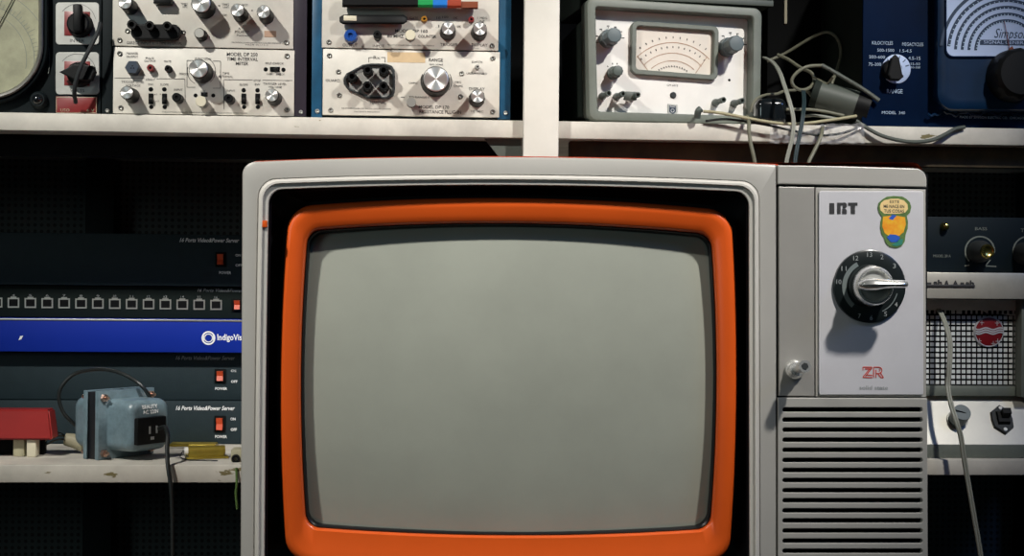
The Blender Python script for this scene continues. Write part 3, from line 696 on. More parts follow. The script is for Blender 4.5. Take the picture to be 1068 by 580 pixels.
knob(f, 467.4, 29.8, 6.8, .032, face=S, ratio=1.08, flare=1.25); knob(f, 500.4, 30.2, 6.8, .032, face=S, ratio=1.08, flare=1.25)
knob(f, 454.6, 82.6, 12.8, .034, face=S, ratio=1.06, flare=1.18); knob(f, 498, 100.6, 6.8, .032, face=S, ratio=1.08, flare=1.25)
knob(f, 429, 106.8, 4.9, .022, cap='tin', body='black', face=S, ratio=.95, flare=.55)
MB(f).pbox(404, 54.6, 443.6, 65.2, S-.0003, S+.0005, 0).build('tape_label', 'tan', f)
oc = [(368,73),(378,67.4),(386,66),(402,66.2),(408.6,68.4),(411.8,73.4),(412,94),(410.4,100),(405,103),(384,103),(374,98.4),(362.5,93.2),(358.6,88),(358,82),(361,76.6)]
rim = MB(f).pplate(oc, [sc(oc, .88, 387, 85)], S-.006, S, .0010).build('terminal_surround', 'dkgrey', f)
MB(f).pplate(sc(oc, .89, 387, 85), [], S-.001, S+.0003, 0).build('terminal_plate', 'alu', rim)
for x, y in ((367,79.6),(383.4,72.8),(400,73),(383.2,89.4),(400,89.6)):
    b = MB(f); q = S-.026
    b.plathe(x, y, q, [(0, q+.006), (2.5, q+.006), (2.7, q), (4.2, q), (4.8, q+.001), (4.9, q+.009), (3.8, q+.011), (4.8, q+.013), (5.4, S-.002), (5.4, S)], 20); b.build('binding_post', 'black', f)
jack(f, 498, 69.6, 2.6, 'alu', .008, S, name='push_switch')
t = MB(f)
t.text('OUTPUT', 357.4, 45.4, 373, 48.6, D); t.text('INPUT', 388.8, 46.6, 401, 49.4, D)
t.text('MODEL DP 160', 412, 30.6, 446, 34, D, bold=.01); t.text('80 MHZ', 404, 36, 421, 39.4, D, bold=.01); t.text('COUNTER', 436, 36.4, 455, 39.6, D, bold=.01)
t.text('GATE', 427.4, 17.6, 436, 20.2, D); t.text('10', 455.4, 17.4, 459.4, 20, D); t.text('100', 461.4, 16.6, 467.4, 19, D); t.text('1K', 473, 17.4, 477.4, 20, D); t.text('.1', 454.4, 26, 458, 28.6, D); t.text('10K', 476, 26.4, 481, 29, D)
t.text('TRIGGER', 459, 45, 477.4, 48, D); t.text('1 MEG', 498, 17.6, 508, 20, D); t.text('INF', 500, 21, 505.6, 23.4, D)
t.text('DISPLAY', 492, 45.4, 508.6, 48.4, D); t.text('OFF', 494.6, 50, 499.4, 50.9, D)
t.text('THE SYSTRON DONNER CORPORATION CONCORD CALIFORNIA', 404, 46.6, 453, 47.8, D)
t.text('GUARD', 339.6, 82.6, 354.6, 85.4, D); t.text('Rx', 389.6, 58.4, 396.4, 61.6, D)
for a in ((384.6,65,384.6,60),(384.6,60,388.6,60),(397.4,60,401.6,60),(401.6,60,401.6,65),(418,101.4,422,101.4)): t.pline(*a, .6, D)
t.text('TERMINAL', 385.4, 105.6, 402.6, 108.4, D); t.text('THE SYSTRON DONNER CORPORATION CONCORD CALIFORNIA', 356, 112.6, 408, 114, D); t.text('PATENTS PENDING', 369.6, 116, 396, 117.3, D)
t.text('RANGE', 447.4, 60.8, 462, 64.2, D, bold=.01); t.text('FULL SCALE', 448, 66.4, 462, 68.2, D)
t.text('OHMS', 426.4, 85.6, 435.4, 87.6, D); t.text('MEG', 474.6, 84.6, 481, 86.8, D); t.text('OHMS', 473.4, 88.6, 482.6, 90.8, D)
t.parc(455, 85, 16.4, -.6, .5, .7, D); t.parc(455, 85, 16.4, PI-.5, PI+.6, .7, D)
t.text('SWITCH', 492, 63.6, 503, 65.8, D); t.text('UNSUPPRESSED', 486.6, 75.6, 508, 77.8, D); t.text('DISPLAY', 489.4, 91.2, 505.6, 94.2, D); t.text('10 SEC', 491.6, 115, 504.4, 117.2, D)
t.text('TO RANGE 0', 426.4, 100.4, 448, 102.4, D); t.text('MODEL DP 170', 436.6, 110, 468.4, 113.4, D, bold=.01); t.text('RESISTANCE PLUG-IN', 437.4, 115, 481, 118.6, D, bold=.01)
t.build('printed_lettering', 'ink', f)

# ------------------------------------------------------------------ voltmeter (grey-green case), turned a little
f = Thing('voltmeter', 'white faced analogue voltmeter in a grey green case, right of the centre post', 'test instrument', 704, 126, YI+.01, yaw=.14, z=zs)
def cl(ins, d, r=9):
    q = [(611.6,-3.5),(795.6,8.4),(793.6,130.6),(614.4,125.6)]
    TL, TR, BR, BL = q
    g0 = f
    W, H = 184, 127; out = []
    for x, y in rrect(ins, ins, W-ins, H-ins, max(r-ins*.6, 2), 6):
        u, v = x/W, y/H
        X = (1-v)*((1-u)*TL[0]+u*TR[0])+v*((1-u)*BL[0]+u*BR[0]); Y = (1-v)*((1-u)*TL[1]+u*TR[1])+v*((1-u)*BL[1]+u*BR[1])
        p = g0.v(X, Y, 0); p.y = d; p.z = max(p.z, .0003); out.append(p)
    return out
MB(f).loft([cl(22, .24), cl(16, .23), cl(9, .0305)], True, False).build('rear_cover', 'olivecase', f)  # coloured dark to stand in for shade on the case side
MB(f).loft([cl(9, .031), cl(0, .03), cl(0, .004), cl(1, .0008), cl(2.4, 0), cl(8.6, .0005), cl(9.6, .002), cl(9.8, .0245)], False, False).build('case', 'metercase', f)
PD = .022
wp = MB(f).loft([cl(9.7, .0246), cl(9.6, PD)], False, True).build('front_panel', 'white_panel', f)
# meter bezel
R_ = -.0  # rotation comes from the case itself
def ml(ins, d, r=6):
    q = [(657.4,22.6),(748.0,28.6),(746.6,84.4),(656.6,77.6)]; TL, TR, BR, BL = q; W, H = 90, 56; out = []
    for x, y in rrect(ins, ins, W-ins, H-ins, max(r-ins*.5, 1.5), 5):
        u, v = x/W, y/H
        X = (1-v)*((1-u)*TL[0]+u*TR[0])+v*((1-u)*BL[0]+u*BR[0]); Y = (1-v)*((1-u)*TL[1]+u*TR[1])+v*((1-u)*BL[1]+u*BR[1])
        out.append(f.v(X, Y, PD)); out[-1].y = d
    return out
bz = MB(f).loft([ml(0, PD+.0003), ml(0, PD-.007), ml(.6, PD-.0085), ml(4.2, PD-.0085), ml(5, PD-.007), ml(5.2, PD+.0)]).build('meter_bezel', 'metercase', f)
fc = MB(f).loft([ml(5, PD-.0006)], cap_last=True).build('meter_face', 'meterface', f)
dm = PD-.001
sc_ = MB(f)
sc_.parc(701, 96, 52, .72, PI-.78, .8, dm, 40); sc_.parc(701, 96, 41, .72, PI-.78, .7, dm, 40); sc_.parc(701, 96, 33, .8, PI-.84, .7, dm, 40)
sc_.pline(664.5, 58, 676.5, 74.6, .7, dm); sc_.pline(737, 60, 725.4, 76.4, .7, dm)
sc_.build('scale_arcs', 'brownink', fc)
sm = MB(f)
for k in range(13):
    a = .78+k*(PI-1.6)/12
    for r_, l_ in ((56, 2), (46, 2)):
        x, y = 701+r_*math.cos(a), 96-r_*math.sin(a)
        if 30 < y < 74 and 664 < x < 739: sm.pline(x, y, 701+(r_+l_)*math.cos(a), 96-(r_+l_)*math.sin(a), .9, dm-.0001)
    a2 = .95+k*(PI-1.9)/12; sm.pline(701+26*math.cos(a2), 96-26*math.sin(a2), 701+27.6*math.cos(a2+.03), 96-27.6*math.sin(a2+.03), .9, dm-.0001)
sm.build('scale_marks', 'ink', fc)
def fknob(px, py, r, prot, bpx, bpy, br, m):
    """fluted knob; base centre and front centre both given"""
    b = MB(f); n = 36; ls = []
    for (r_, d, fl) in ((0.35, PD-prot-.0006, 0), (.88, PD-prot, 0), (1.0, PD-prot+.0014, .03), (1.0, PD-prot*.45, .05), (br/r*.96, PD-prot*.42, .05), (br/r, PD-.001, .03), (br/r, PD+.0002, 0)):
        x, z_ = f.uv(px, py, PD-prot); k = r*f.s*r_
        ls.append([Vector((x+k*(1+fl*math.cos(9*2*PI*i/n))*math.cos(2*PI*i/n), d, z_+k*(1+fl*math.cos(9*2*PI*i/n))*math.sin(2*PI*i/n))) for i in range(n)])
    b.loft(ls, True); return b.build('knob', m, f)
fknob(641, 36.6, 7.4, .036, 634, 42, 9.0, 'knobblue'); fknob(768.4, 45.2, 8.0, .040, 762, 49, 9.4, 'knobblue'); fknob(644.8, 73.8, 5.4, .026, 641, 77, 6.6, 'knobgreen')
def bpost(x, y, prot=.034, r=2.9):
    b = MB(f); q = PD-prot
    b.plathe(x, y, q, [(0, q+.006), (1.7, q+.006), (1.8, q), (r*.92, q), (r, q+.0012), (r, q+.012), (r*.7, q+.013), (r*.8, q+.016), (r*1.3, PD-.004), (r*1.3, PD)], 18)
    o = b.build('binding_post', 'knobgreen', f); return o
for x, y in ((635,97.2),(650,97.8),(665.4,98.8),(754.8,104),(774.4,105)): bpost(x, y)
MB(f).pbox(651, 95.4, 664, 104.6, PD-.022, PD-.018, .001).build('shorting_strap', 'greytube', f)
dot(f, 702, 99.4, 3.3, 'dkgrey', PD, 'zero_screw', .003); dot(f, 760.6, 83.6, 1.4, 'matteblack', PD, 'screw_hole', .0003)
shd = MB(f).pplate([(696.4,108.2),(706.6,108.8),(706.6,117),(704.6,120.4),(701.6,121.8),(698.4,120.2),(696.4,116.6)], [], PD-.0016, PD, .0004).build('shield_emblem', 'alu', f)
se = MB(f); se.ppoly([(698,110),(705,110.4),(705,116.6),(701.6,119.4),(698,116.4)], PD-.0018); se.build('emblem_field', 'slateblue', shd)
se = MB(f); se.text('PHILIPS', 698.8, 110.6, 704.4, 112.2, PD-.002); se.parc(701.5, 115.4, 1.9, 0, 2*PI, .4, PD-.002, 14); se.build('emblem_lettering', 'whiteink', shd)
t = MB(f); dt = PD-.0004
t.text('PHILIPS', 697, 83.6, 705.4, 85.2, dt); t.text('GM 6012', 695.6, 88, 707, 90, dt)
for kx, ky in ((636,41),(763.5,48)):
    for a in (.1, .6, 1.15, 1.7, 2.3, 2.9, 3.4):
        x, y = kx+14*math.cos(a), ky-14*math.sin(a); t.pline(x-1.3, y, x+1.3, y, 1.0, dt)
        x, y = kx+11.5*math.cos(a), ky-11.5*math.sin(a); t.pline(x, y, kx+13*math.cos(a), ky-13*math.sin(a), .6, dt)
for a in (1.3, 1.8, 2.4): t.pline(641+9*math.cos(a), 76-9*math.sin(a), 641+10.6*math.cos(a), 76-10.6*math.sin(a), 1.0, dt)
t.build('printed_lettering', 'ink', f)
vz = f.o.z + cl(0, .03)[0].z
# case lying on top of the voltmeter
ztv = max((f.e.matrix_basis @ p).z for p in cl(0, .03))
c2 = Thing('equipment_case', 'dark green metal case resting on top of the grey voltmeter', 'case', 716, 4, YI+.02, yaw=.14, z=ztv+.0004)
MB(c2).box(-.13, c2.uv(806, 3)[0], 0, .2, 0, .10, .002).build('case_body', 'olivecase', c2)
MB(c2).box(-.13, c2.uv(806, 3)[0], -.003, -.0002, .0, .008, .0008).build('lower_trim', 'greytube', c2)
# dark instrument with pale edge strip standing behind
c3 = Thing('rack_cabinet', 'dark cabinet with a pale vertical edge strip, behind the cable tangle', 'cabinet', 830, 125, .62, z=zs)
MB(c3).box(c3.uv(800, 60)[0], c3.uv(858, 60)[0], .0, .12, .0003, .30, .002).build('cabinet_body', 'matteblack', c3)
MB(c3).box(c3.uv(817.6, 10)[0], c3.uv(820.6, 10)[0], -.003, -.0002, c3.uv(819, 25)[1], .295, .0006).build('edge_strip', 'ivory', c3)

# ------------------------------------------------------------------ blue signal generator
f = Thing('signal_generator', 'midnight blue signal generator with big arc scale dial, right end of upper shelf', 'test instrument', 985, 132, YI, z=zs)
xl = f.uv(899.6, 60)[0]; xr = f.uv(1130, 60)[0]; zt = f.uv(980, -60)[1]
MB(f).box(xl, xr, .004, .26, .0003, zt, .002).build('case', 'olivecase', f)
fp = MB(f).box(xl, xr, -.001, .0045, .0003, zt, .001).build('front_panel', 'sgblue', f)
# big rounded meter housing
def hl(ins, d, r=18): return [f.v(x, y, d) for x, y in rrect(976+ins, -70+ins, 1150-ins, 116-ins, max(r-ins*.6, 4), 8)]
hs = MB(f).loft([hl(-3, -.0012), hl(-1, -.012), hl(0, -.020), hl(2, -.0245), hl(6, -.0265), hl(12, -.026)], cap_last=True).build('meter_housing', 'sgblue2', f)
dF = -.0272
def fl_(ins, d, r=8): return [f.v(x, y, d) for x, y in rrect(986.4+ins, -50+ins, 1140-ins, 59.4-ins, max(r-ins*.5, 3), 6)]
MB(f).loft([fl_(-1.2, -.0255), fl_(-.6, -.0285), fl_(.6, -.0285), fl_(1, -.0270)]).build('dial_bezel', 'sgblue', hs)
df = MB(f).loft([fl_(.9, dF)], cap_last=True).build('dial_face', 'sgface', hs)
a = MB(f)
for r_ in (34, 41, 48, 55, 62.5, 70):
    a.parc(1050, 54, r_, PI*.30, PI*.985 if r_ < 60 else PI*.97, 3.0 if r_ < 60 else 3.4, dF-.0003, 50)
a.build('scale_arcs', 'sgdark', df)
a = MB(f)
for r_ in (32.4, 39.4, 46.4, 53.4, 61):
    for k in range(22):
        an = PI*.34+k*.093; x, y = 1050+r_*math.cos(an), 54-r_*math.sin(an)
        if x < 1080: a.pline(x, y, 1050+(r_-(1.8 if k % 3 else 3))*math.cos(an), 54-(r_-(1.8 if k % 3 else 3))*math.sin(an), .8, dF-.0006)
a.build('scale_ticks', 'sgtext', df)
a = MB(f); a.text('Simpson', 1037, 30, 1072, 43, dF-.0004, shear=.35); a.ppoly([(1022,41.4),(1088,42.2),(1088,47.8),(1022,46.8)], dF-.0003); a.build('dial_lettering', 'sgdark', df)
a = MB(f); a.text('SIGNAL GENERATOR', 1026, 42.6, 1084, 46, dF-.0006); a.build('banner_lettering', 'sgface', df)
a = MB(f); a.ppoly([(1049,59),(1052,50.5),(1056,48),(1058,53),(1058,59)], dF-.0008); a.tube([f.v(1053, 52, dF-.002), f.v(1047.4, 22, dF-.002)], .0005, smooth=False); a.build('pointer', 'brown', df)
# large tuning knob
b = MB(f); q = -.060
x, z_ = f.uv(1066, 76, q); n = 48; ls = []
for r_, d, fl2 in ((.4, q-.0004, 0), (.82, q, 0), (.9, q+.003, .0), (.96, q+.006, .03), (1.0, -.040, .03), (1.02, -.032, 0), (1.02, -.0262, 0)):
    k = 26*f.s*r_; ls.append([Vector((x+k*(1+fl2*math.cos(12*2*PI*i/n))*math.cos(2*PI*i/n), d, z_+k*(1+fl2*math.cos(12*2*PI*i/n))*math.sin(2*PI*i/n))) for i in range(n)])
b.loft(ls, True); b.build('tuning_knob', 'black', f)
# range dial
SF = -.001
b = MB(f); b.plathe(934.8, 72, SF, [(0, SF-.001), (14, SF-.0012), (14.8, SF-.0006), (15, SF+.0002)], 40); rd = b.build('range_dial', 'sgface', f)
b = MB(f)
for an in (.3, .8, 1.3, 1.75, 2.3, 2.85):
    b.pline(934.8+10*math.cos(an), 72-10*math.sin(an), 934.8+14*math.cos(an), 72-14*math.sin(an), .9, SF-.0015)
b.build('dial_ticks', 'sgdark', rd)
b = MB(f); x, z_ = f.uv(933.6, 71, -.02); b.lathe(x, z_, [(0, -.014), (.010, -.0138), (.0125, -.012), (.0135, -.002), (.0137, SF-.001)], 28)
b.pplate([(930,60.5),(934.4,56.6),(938,60),(943,80),(938,84),(929,83),(926,78)], [], -.022, -.012, .002); b.build('pointer_knob', 'black', rd)
b = MB(f); b.pline(938.4, 62, 941.6, 78, .8, -.0225); b.build('pointer_line', 'sgface', rd)
t = MB(f); ds = SF-.0004
t.text('KILOCYCLES', 909.6, 43, 931.4, 46.6, ds); t.text('MEGACYCLES', 941, 44.4, 963, 48, ds)
t.text('500-1500', 915, 50.8, 932.6, 54, ds); t.text('200-600', 906.4, 57.8, 923, 61, ds); t.text('75-200', 906, 65.4, 919, 68.6, ds)
t.text('1.5-4.5', 938.4, 51.4, 950.8, 54.6, ds); t.text('4.5-15', 947.4, 59, 960, 62.4, ds); t.text('15-50', 950, 65.4, 959.6, 68, ds); t.text('50-150', 950, 69.2, 959.6, 71.4, ds)
t.text('RANGE', 925, 93, 941.4, 97.4, ds); t.text('MODEL  340', 919.8, 116, 944, 119, ds)
t.text('MADE BY SIMPSON ELECTRIC CO.  CHICAGO, U.S.A.', 1001, 121.4, 1078, 124.4, ds)
t.build('printed_lettering', 'sgtext', f)
# chrome foot strip, its reflections modelled as waves in the shape
b = MB(f); pts0 = []
for k in range(40):
    x = 968+k*3.2; pts0.append((x, 118.5+1.8*math.sin(k*.9)+(1.2*math.sin(k*2.3)), -.010))
b.tube([f.v(*p) for p in pts0], .0022, seg=8, sub=3, flat=.6)
b.build('foot_strip', 'sgblue2', f)

# ------------------------------------------------------------------ cables and bits on the upper shelf
def cable(name, label, pts, r, m, cat='cable', base=None, group=None, flat=1., double=False):
    """pts: (px, py, Y) world depths; origin at the lowest point"""
    W = [P(*p) for p in pts]; o = min(W, key=lambda v: v.z)
    mb = MB(); rr = r*(1.5+pts[0][2])/FPX
    if double:
        for s_ in (-1, 1): mb.tube([w+Vector((s_*rr*.85, 0, 0)) for w in W], rr)
    else: mb.tube(W, rr, flat=flat)
    ob = mb.build(name, m, off=o.copy())
    ob['label'] = label; ob['category'] = cat
    if group: ob['group'] = group
    return ob
GC = 'cables tangled on the upper shelf'
cable('cable', 'olive grey cable making the highest arch above the tangle', [(800,64,.55),(820,55,.55),(845,40,.54),(862,33.6,.52),(873,40,.51),(877,55,.50),(873,72,.485),(868,86,.47),(866,94,.47)], 1.6, 'cord', group=GC)
cable('cable', 'olive cable coiled into a small ring in front of the grey cylinder', [(811,57,.50),(822,62,.49),(834,70,.475),(846,76,.455),(849,84,.45),(845,91,.44),(836,94,.435),(828,90,.43),(826,83,.43),(832,75,.43),(843,69.4,.43),(858,68.4,.435)], 1.8, 'cord', group=GC)
cable('cable', 'dark grey sheathed cable sloping down to the right over the grey cylinder', [(857,68,.425),(868,74,.422),(880,81,.42),(900,93,.41),(917,105,.405)], 2.3, 'greytube', group=GC)
cable('cable', 'pale twin cord falling from beside the voltmeter down behind the television, over the shelf edge', [(797,60,.47),(806,65,.45),(813,75,.42),(819,92,.385),(824,108,.37),(827.6,125,.365),(826,145,.362),(820,170,.36),(817,200,.355)], 1.2, 'cordlight', group=GC, double=True)
cable('cable', 'dark teal twin cord hanging straight down from the coiled ring', [(838,95,.42),(838.6,106,.39),(837.6,120,.372),(834.6,138,.366),(831,156,.362),(829,172,.36),(828,200,.355)], 1.2, 'cordteal', group=GC, double=True)
cable('cable', 'grey cord hanging over the shelf edge just right of the voltmeter corner', [(779,121.5,.395),(781,128,.378),(781.4,138,.37),(783,150,.365),(785.4,160,.362),(787.4,172,.36),(788,200,.355)], 2.0, 'cord', group=GC)
cable('cable', 'short grey cord slanting down left from beneath the middle of the tangle', [(858,131,.395),(856.8,140,.375),(853,150,.368),(848,160,.364),(843,171,.36),(838,195,.355)], 2.0, 'cord', group=GC)
cable('cable', 'grey cord rising from under the grey cylinder to the coiled ring', [(857,113,.44),(852,106,.44),(845,98,.445),(840,93,.45)], 1.9, 'cord', group=GC)
cable('test_lead', 'cream test lead running right from the lowest voltmeter plug', [(733.5,116.2,.388),(745,117,.386),(760,119.4,.384),(780,123.4,.383),(800,127,.382),(822,129.4,.382),(845,128.2,.384),(865,125.4,.388),(885,122.4,.392),(893,121,.395)], 1.7, 'cordcream', group=GC)
cable('cable', 'grey cable between the black adaptor and the grey cylinder', [(820,114.2,.41),(832,114,.41),(846,114.4,.41),(862,116.6,.408),(880,120.6,.405)], 1.7, 'cord', group=GC)
cable('cable', 'second grey cable just below, behind the cream test lead', [(838,121,.42),(850,120.6,.42),(862,122,.42),(872,124,.42)], 1.6, 'cordlight', group=GC)
cable('cable', 'olive cable curving over the glossy black adaptor', [(783,117,.405),(785,109,.405),(790,102.6,.41),(799,99,.42),(810,98,.43),(818,95,.44),(830,94,.45)], 1.6, 'cord', group=GC)
cable('cable', 'thin grey cord end crossing above the grey cylinder', [(848,80,.445),(855,84,.435),(862,87.4,.43),(866,84,.425),(869,80,.42)], 1.2, 'cord', group=GC)
cable('cable', 'thin black cable sagging under the cream test lead', [(736,126.4,.396),(752,124.4,.39),(770,125.6,.388),(800,130.4,.386),(822,135.4,.386),(845,140,.387),(860,141.2,.388),(878,139,.39),(893,134,.393),(902,130,.396)], 1.3, 'cordblack', group=GC)
cable('cable', 'black cable sagging in front of the shelf edge below the blue signal generator', [(893,126,.396),(905,134,.392),(920,141.6,.39),(938,146.4,.389),(955,148,.389),(972,146,.389),(986,140,.391),(996,134.6,.394),(1006,132.6,.397)], 2.1, 'greytube', group=GC)
cable('cable', 'dark cord leading from the small plate knobs over the red label, far left', [(104.6,24,.39),(103,31,.385),(96,46,.38),(86,66,.378),(80,82,.38),(77.6,96,.386),(79,107,.40)], 2.2, 'dkgrey')
# end plug on voltmeter
pg = Thing('banana_plug', 'dark angled plug in the voltmeter panel, holding the cream test lead', 'plug', 728.6, 117, .386)
MB(pg).ptube([(731,113.6,.0),(728.4,116,.0),(727,122.6,.004)], 3.6, seg=12).build('plug_body', 'knobgreen', pg)
MB(pg).ptube([(728,117,.004),(727,119,.03),(726.6,120,.052)], 1.6, seg=8, smooth=False).build('plug_pin', 'steel', pg)
# adaptor
ad = Thing('adaptor', 'glossy black rounded adaptor block at the left of the cable tangle', 'adaptor', 806, 121, .41, z=zs)
x0, x1 = ad.uv(789.6, 112)[0], ad.uv(822, 112)[0]; zt = ad.uv(806, 101.6)[1]
MB(ad).box(x0, x1, 0, .035, .0004, zt, .010, 5).build('adaptor_body', 'jewel', ad)
b = MB(ad); x, z_ = ad.uv(819, 114, 0); b.tube([(x1-.003, .010, z_), (x1+.006, .010, z_)], .006, smooth=False); b.build('cord_boot', 'black', ad)
# cylinder
cy = Thing('capacitor_can', 'grey green cylinder with a black end cap lying on the cable tangle', 'cylinder', 876, 122, .43, z=zs)
A = cy.v(852, 97.8, .014); B = cy.v(902, 112.2, -.004); Tn = (B-A).normalized()
MB(cy).tube([A, B], 14.2*cy.s, seg=32, smooth=False).build('cylinder_body', 'greytube', cy)
b = MB(cy); b.tube([B-Tn*.012, B+Tn*.004, B+Tn*.0065], 14.4*cy.s, seg=32, smooth=False); eo = b.build('end_cap', 'black', cy)
b = MB(cy); b.tube([B+Tn*.0065, B+Tn*.012], 6*cy.s, seg=20, smooth=False); b.build('terminal', 'dkgrey', eo)
b = MB(cy); b.tube([A-Tn*.006, A+Tn*.003], 14.6*cy.s, seg=32, smooth=False); b.build('end_cap', 'olivecase', cy)
MB(cy).box(-.02, .02, .0, .03, .0003, .0015).bm.free()
# crumpled film
ff = MB(); nx, ny = 30, 8; vs = []
for j in range(ny):
    for i in range(nx):
        p = P(803+i*3.4, 129+j*3.0+random.uniform(-1, 1), .394-.006*abs(math.sin(i*1.1+j*.7))-random.uniform(0, .004)); vs.append(ff.bm.verts.new(p))
for j in range(ny-1):
    for i in range(nx-1): ff.bm.faces.new((vs[j*nx+i], vs[j*nx+i+1], vs[(j+1)*nx+i+1], vs[(j+1)*nx+i]))
oo = P(850, 150, .394)
fo = ff.build('plastic_film', 'plastic', off=oo, sharp=5); fo['label'] = 'crumpled clear plastic film hanging over the shelf edge under the cables'; fo['category'] = 'plastic'

# ------------------------------------------------------------------ servers on lower left shelf
YV = .64
kx = (1.5+YV)/FPX
def server(name, label, y0, y1, Y, m, cat='server', zbot=None):
    t = Thing(name, label, cat, 125, y1, Y, z=zbot)
    h = t.uv(125, y0)[1]
    if zbot is None: pass
    MB(t).box(t.uv(-110, y1)[0], t.uv(372, y1)[0], 0, YB-.07-Y, .0004, h, .0012).build('chassis', m, t)
    return t, h
def rocker(f, x, y, w=9, hh=14.5, d=-.0002, cut=False):
    b = MB(f).pbox(x-w/2-1.2, y-hh/2-1, x+w/2+1.6, y+hh/2+1.4, d-.0022, d, .0006).build('power_switch', 'matteblack', f)
    r_ = MB(f); A = f.v(x-w*.36, y-hh*.40, -.0024); B_ = f.v(x+w*.36, y-hh*.40, -.0024)
    prof = ((-.42,-.0065),(0,-.0035),(.42,-.0062))
    l1 = [f.v(x-w*.36, y+hh*k, 0) for k, dd in prof]; l2 = [f.v(x+w*.36, y+hh*k, 0) for k, dd in prof]
    for L_ in (l1, l2):
        for p, (k, dd) in zip(L_, prof): p.y = dd
    back1 = [Vector((p.x, -.002, p.z)) for p in l1[::-1]]; back2 = [Vector((p.x, -.002, p.z)) for p in l2[::-1]]
    r_.loft([l1+back1, l2+back2], True, True); r_.build('rocker', 'rocker', b, sharp=20)
GS = 'stacked rack units on the lower left shelf'
TX = '16 Ports Video&Power Server'
z0 = zl
D_, hD = server('server', 'bottom dark slate rack unit of the stack, resting on the lower left shelf', 418.2, 463, YV-.008, 'server', zbot=z0); D_.e['group'] = GS
f = D_; rocker(f, 229.2, 442)
t = MB(f); t.text(TX, 183.4, 423.4, 245, 428, -.0004, shear=.3, bold=.02); t.text('ON', 240.4, 435.6, 245.6, 438.6, -.0004, bold=.02); t.text('OFF', 240.6, 446.6, 247, 449.6, -.0004, bold=.02); t.text('POWER', 224.4, 454, 236.6, 457, -.0004, bold=.02); t.build('printed_lettering', 'whiteink', f)
zc = z0+hD+.0004
C_, hC = server('server', 'dark slate rack unit directly under the bright blue one', 367, 417.2, YV+.003, 'server', zbot=zc); C_.e['group'] = GS
f = C_; rocker(f, 229.6, 392, 9, 12)
t = MB(f); t.text(TX, 183.4, 371.4, 245, 375.4, -.0004, shear=.3); t.build('printed_title', 'greyink', f)  # grey ink imitates the shade over this white title
t = MB(f); t.text('ON', 241, 385.6, 246, 388.2, -.0004); t.text('OFF', 241, 396.6, 247.6, 399.4, -.0004, bold=.02); t.text('POWER', 224.4, 404, 236.8, 406.8, -.0004, bold=.02); t.build('printed_lettering', 'whiteink', f)
zb_ = zc+hC+.0004
B_, hB = server('server', 'bright blue rack unit with a white ring logo, middle of the stack', 332.6, 366.4, YV-.022, 'blue', zbot=zb_); B_.e['group'] = GS
f = B_
t = MB(f); t.parc(217.4, 352.6, 7.2, 0, 2*PI, 1.6, -.0004, 40); t.parc(217.4, 352.6, 4.6, .25, PI-.25, 1.0, -.0004, 20); t.parc(217.4, 352.6, 4.6, PI+.25, 2*PI-.25, 1.0, -.0004, 20)
for s_ in (-1, 1): t.ppoly([(217.4+s_*5.6,350.6),(217.4+s_*3.6,349.6),(217.4+s_*3.6,355.6),(217.4+s_*5.6,354.6)], -.0004)
t.text('IndigoVision', 226.6, 348.6, 261, 357, -.0004, bold=.02)
t.ppoly([(19.4,354.8),(21,350.6),(24.2,350),(22.6,353.4)], -.0004); t.build('logo', 'whiteink', f)
# pale strip drawn as the highlight along the top front edge
MB(f).box(f.uv(-110, 340)[0]+.002, f.uv(372, 340)[0]-.002, -.001, .0, hB-.0030, hB-.0004, .0003).build('edge_highlight', 'tin', f)
zp = zb_+hB+.0004
A_, hA = server('server', 'dark rack unit with a row of square network ports', 298.4, 331.6, YV+.004, 'serverdk', zbot=zp); A_.e['group'] = GS  # darker metal stands in for the shade under the topmost unit
f = A_
px_ports = [-3.6+17.55*i+(.06*i) for i in range(14)]
for i, x in enumerate(px_ports):
    y = 315.6+.012*(x-10)*.9
    o_ = MB(f).pplate([(x-6,y-5),(x-3,y-5),(x-3,y-6.2),(x+3,y-6.2),(x+3,y-5),(x+6,y-5),(x+6,y+5.4),(x-6,y+5.4)], [[(x-4.6,y-3.6),(x+4.6,y-3.6),(x+4.6,y+3.9),(x-4.6,y+3.9)]], -.0012, 0, 0).build('network_port', 'tin', f)
    MB(f).pbox(x-4.7, y-3.7, x+4.7, y+4, -.0006, -.0001).build('port_opening', 'matteblack', o_)
t = MB(f)
for i, x in enumerate(px_ports): t.text(str(i+3), x-1.6, 306.6+.01*x, x+1.6, 309+.01*x, -.0004)
t.text(TX, 206, 301.2, 268, 304.6, -.0004, shear=.3); t.build('printed_lettering', 'greyink', f)  # print greyed to imitate the same shade
rocker(f, 247.4, 318, 8, 11)
zq = zp+hA+.0004
E_, hE = server('server', 'topmost dark slate rack unit of the stack with an orange power switch', 243.6, 297.2, YV-.004, 'server', zbot=zq); E_.e['group'] = GS
f = E_; rocker(f, 230, 270.6, 8.4, 13)
t = MB(f); t.text(TX, 187.4, 248.4, 249.4, 252.8, -.0004, shear=.3, bold=.02); t.text('ON', 245.6, 265, 251, 267.6, -.0004, bold=.02); t.text('OFF', 245.6, 275.4, 252.6, 278, -.0004, bold=.02); t.text('POWER', 228.6, 283, 241, 286, -.0004, bold=.02); t.build('printed_lettering', 'whiteink', f)

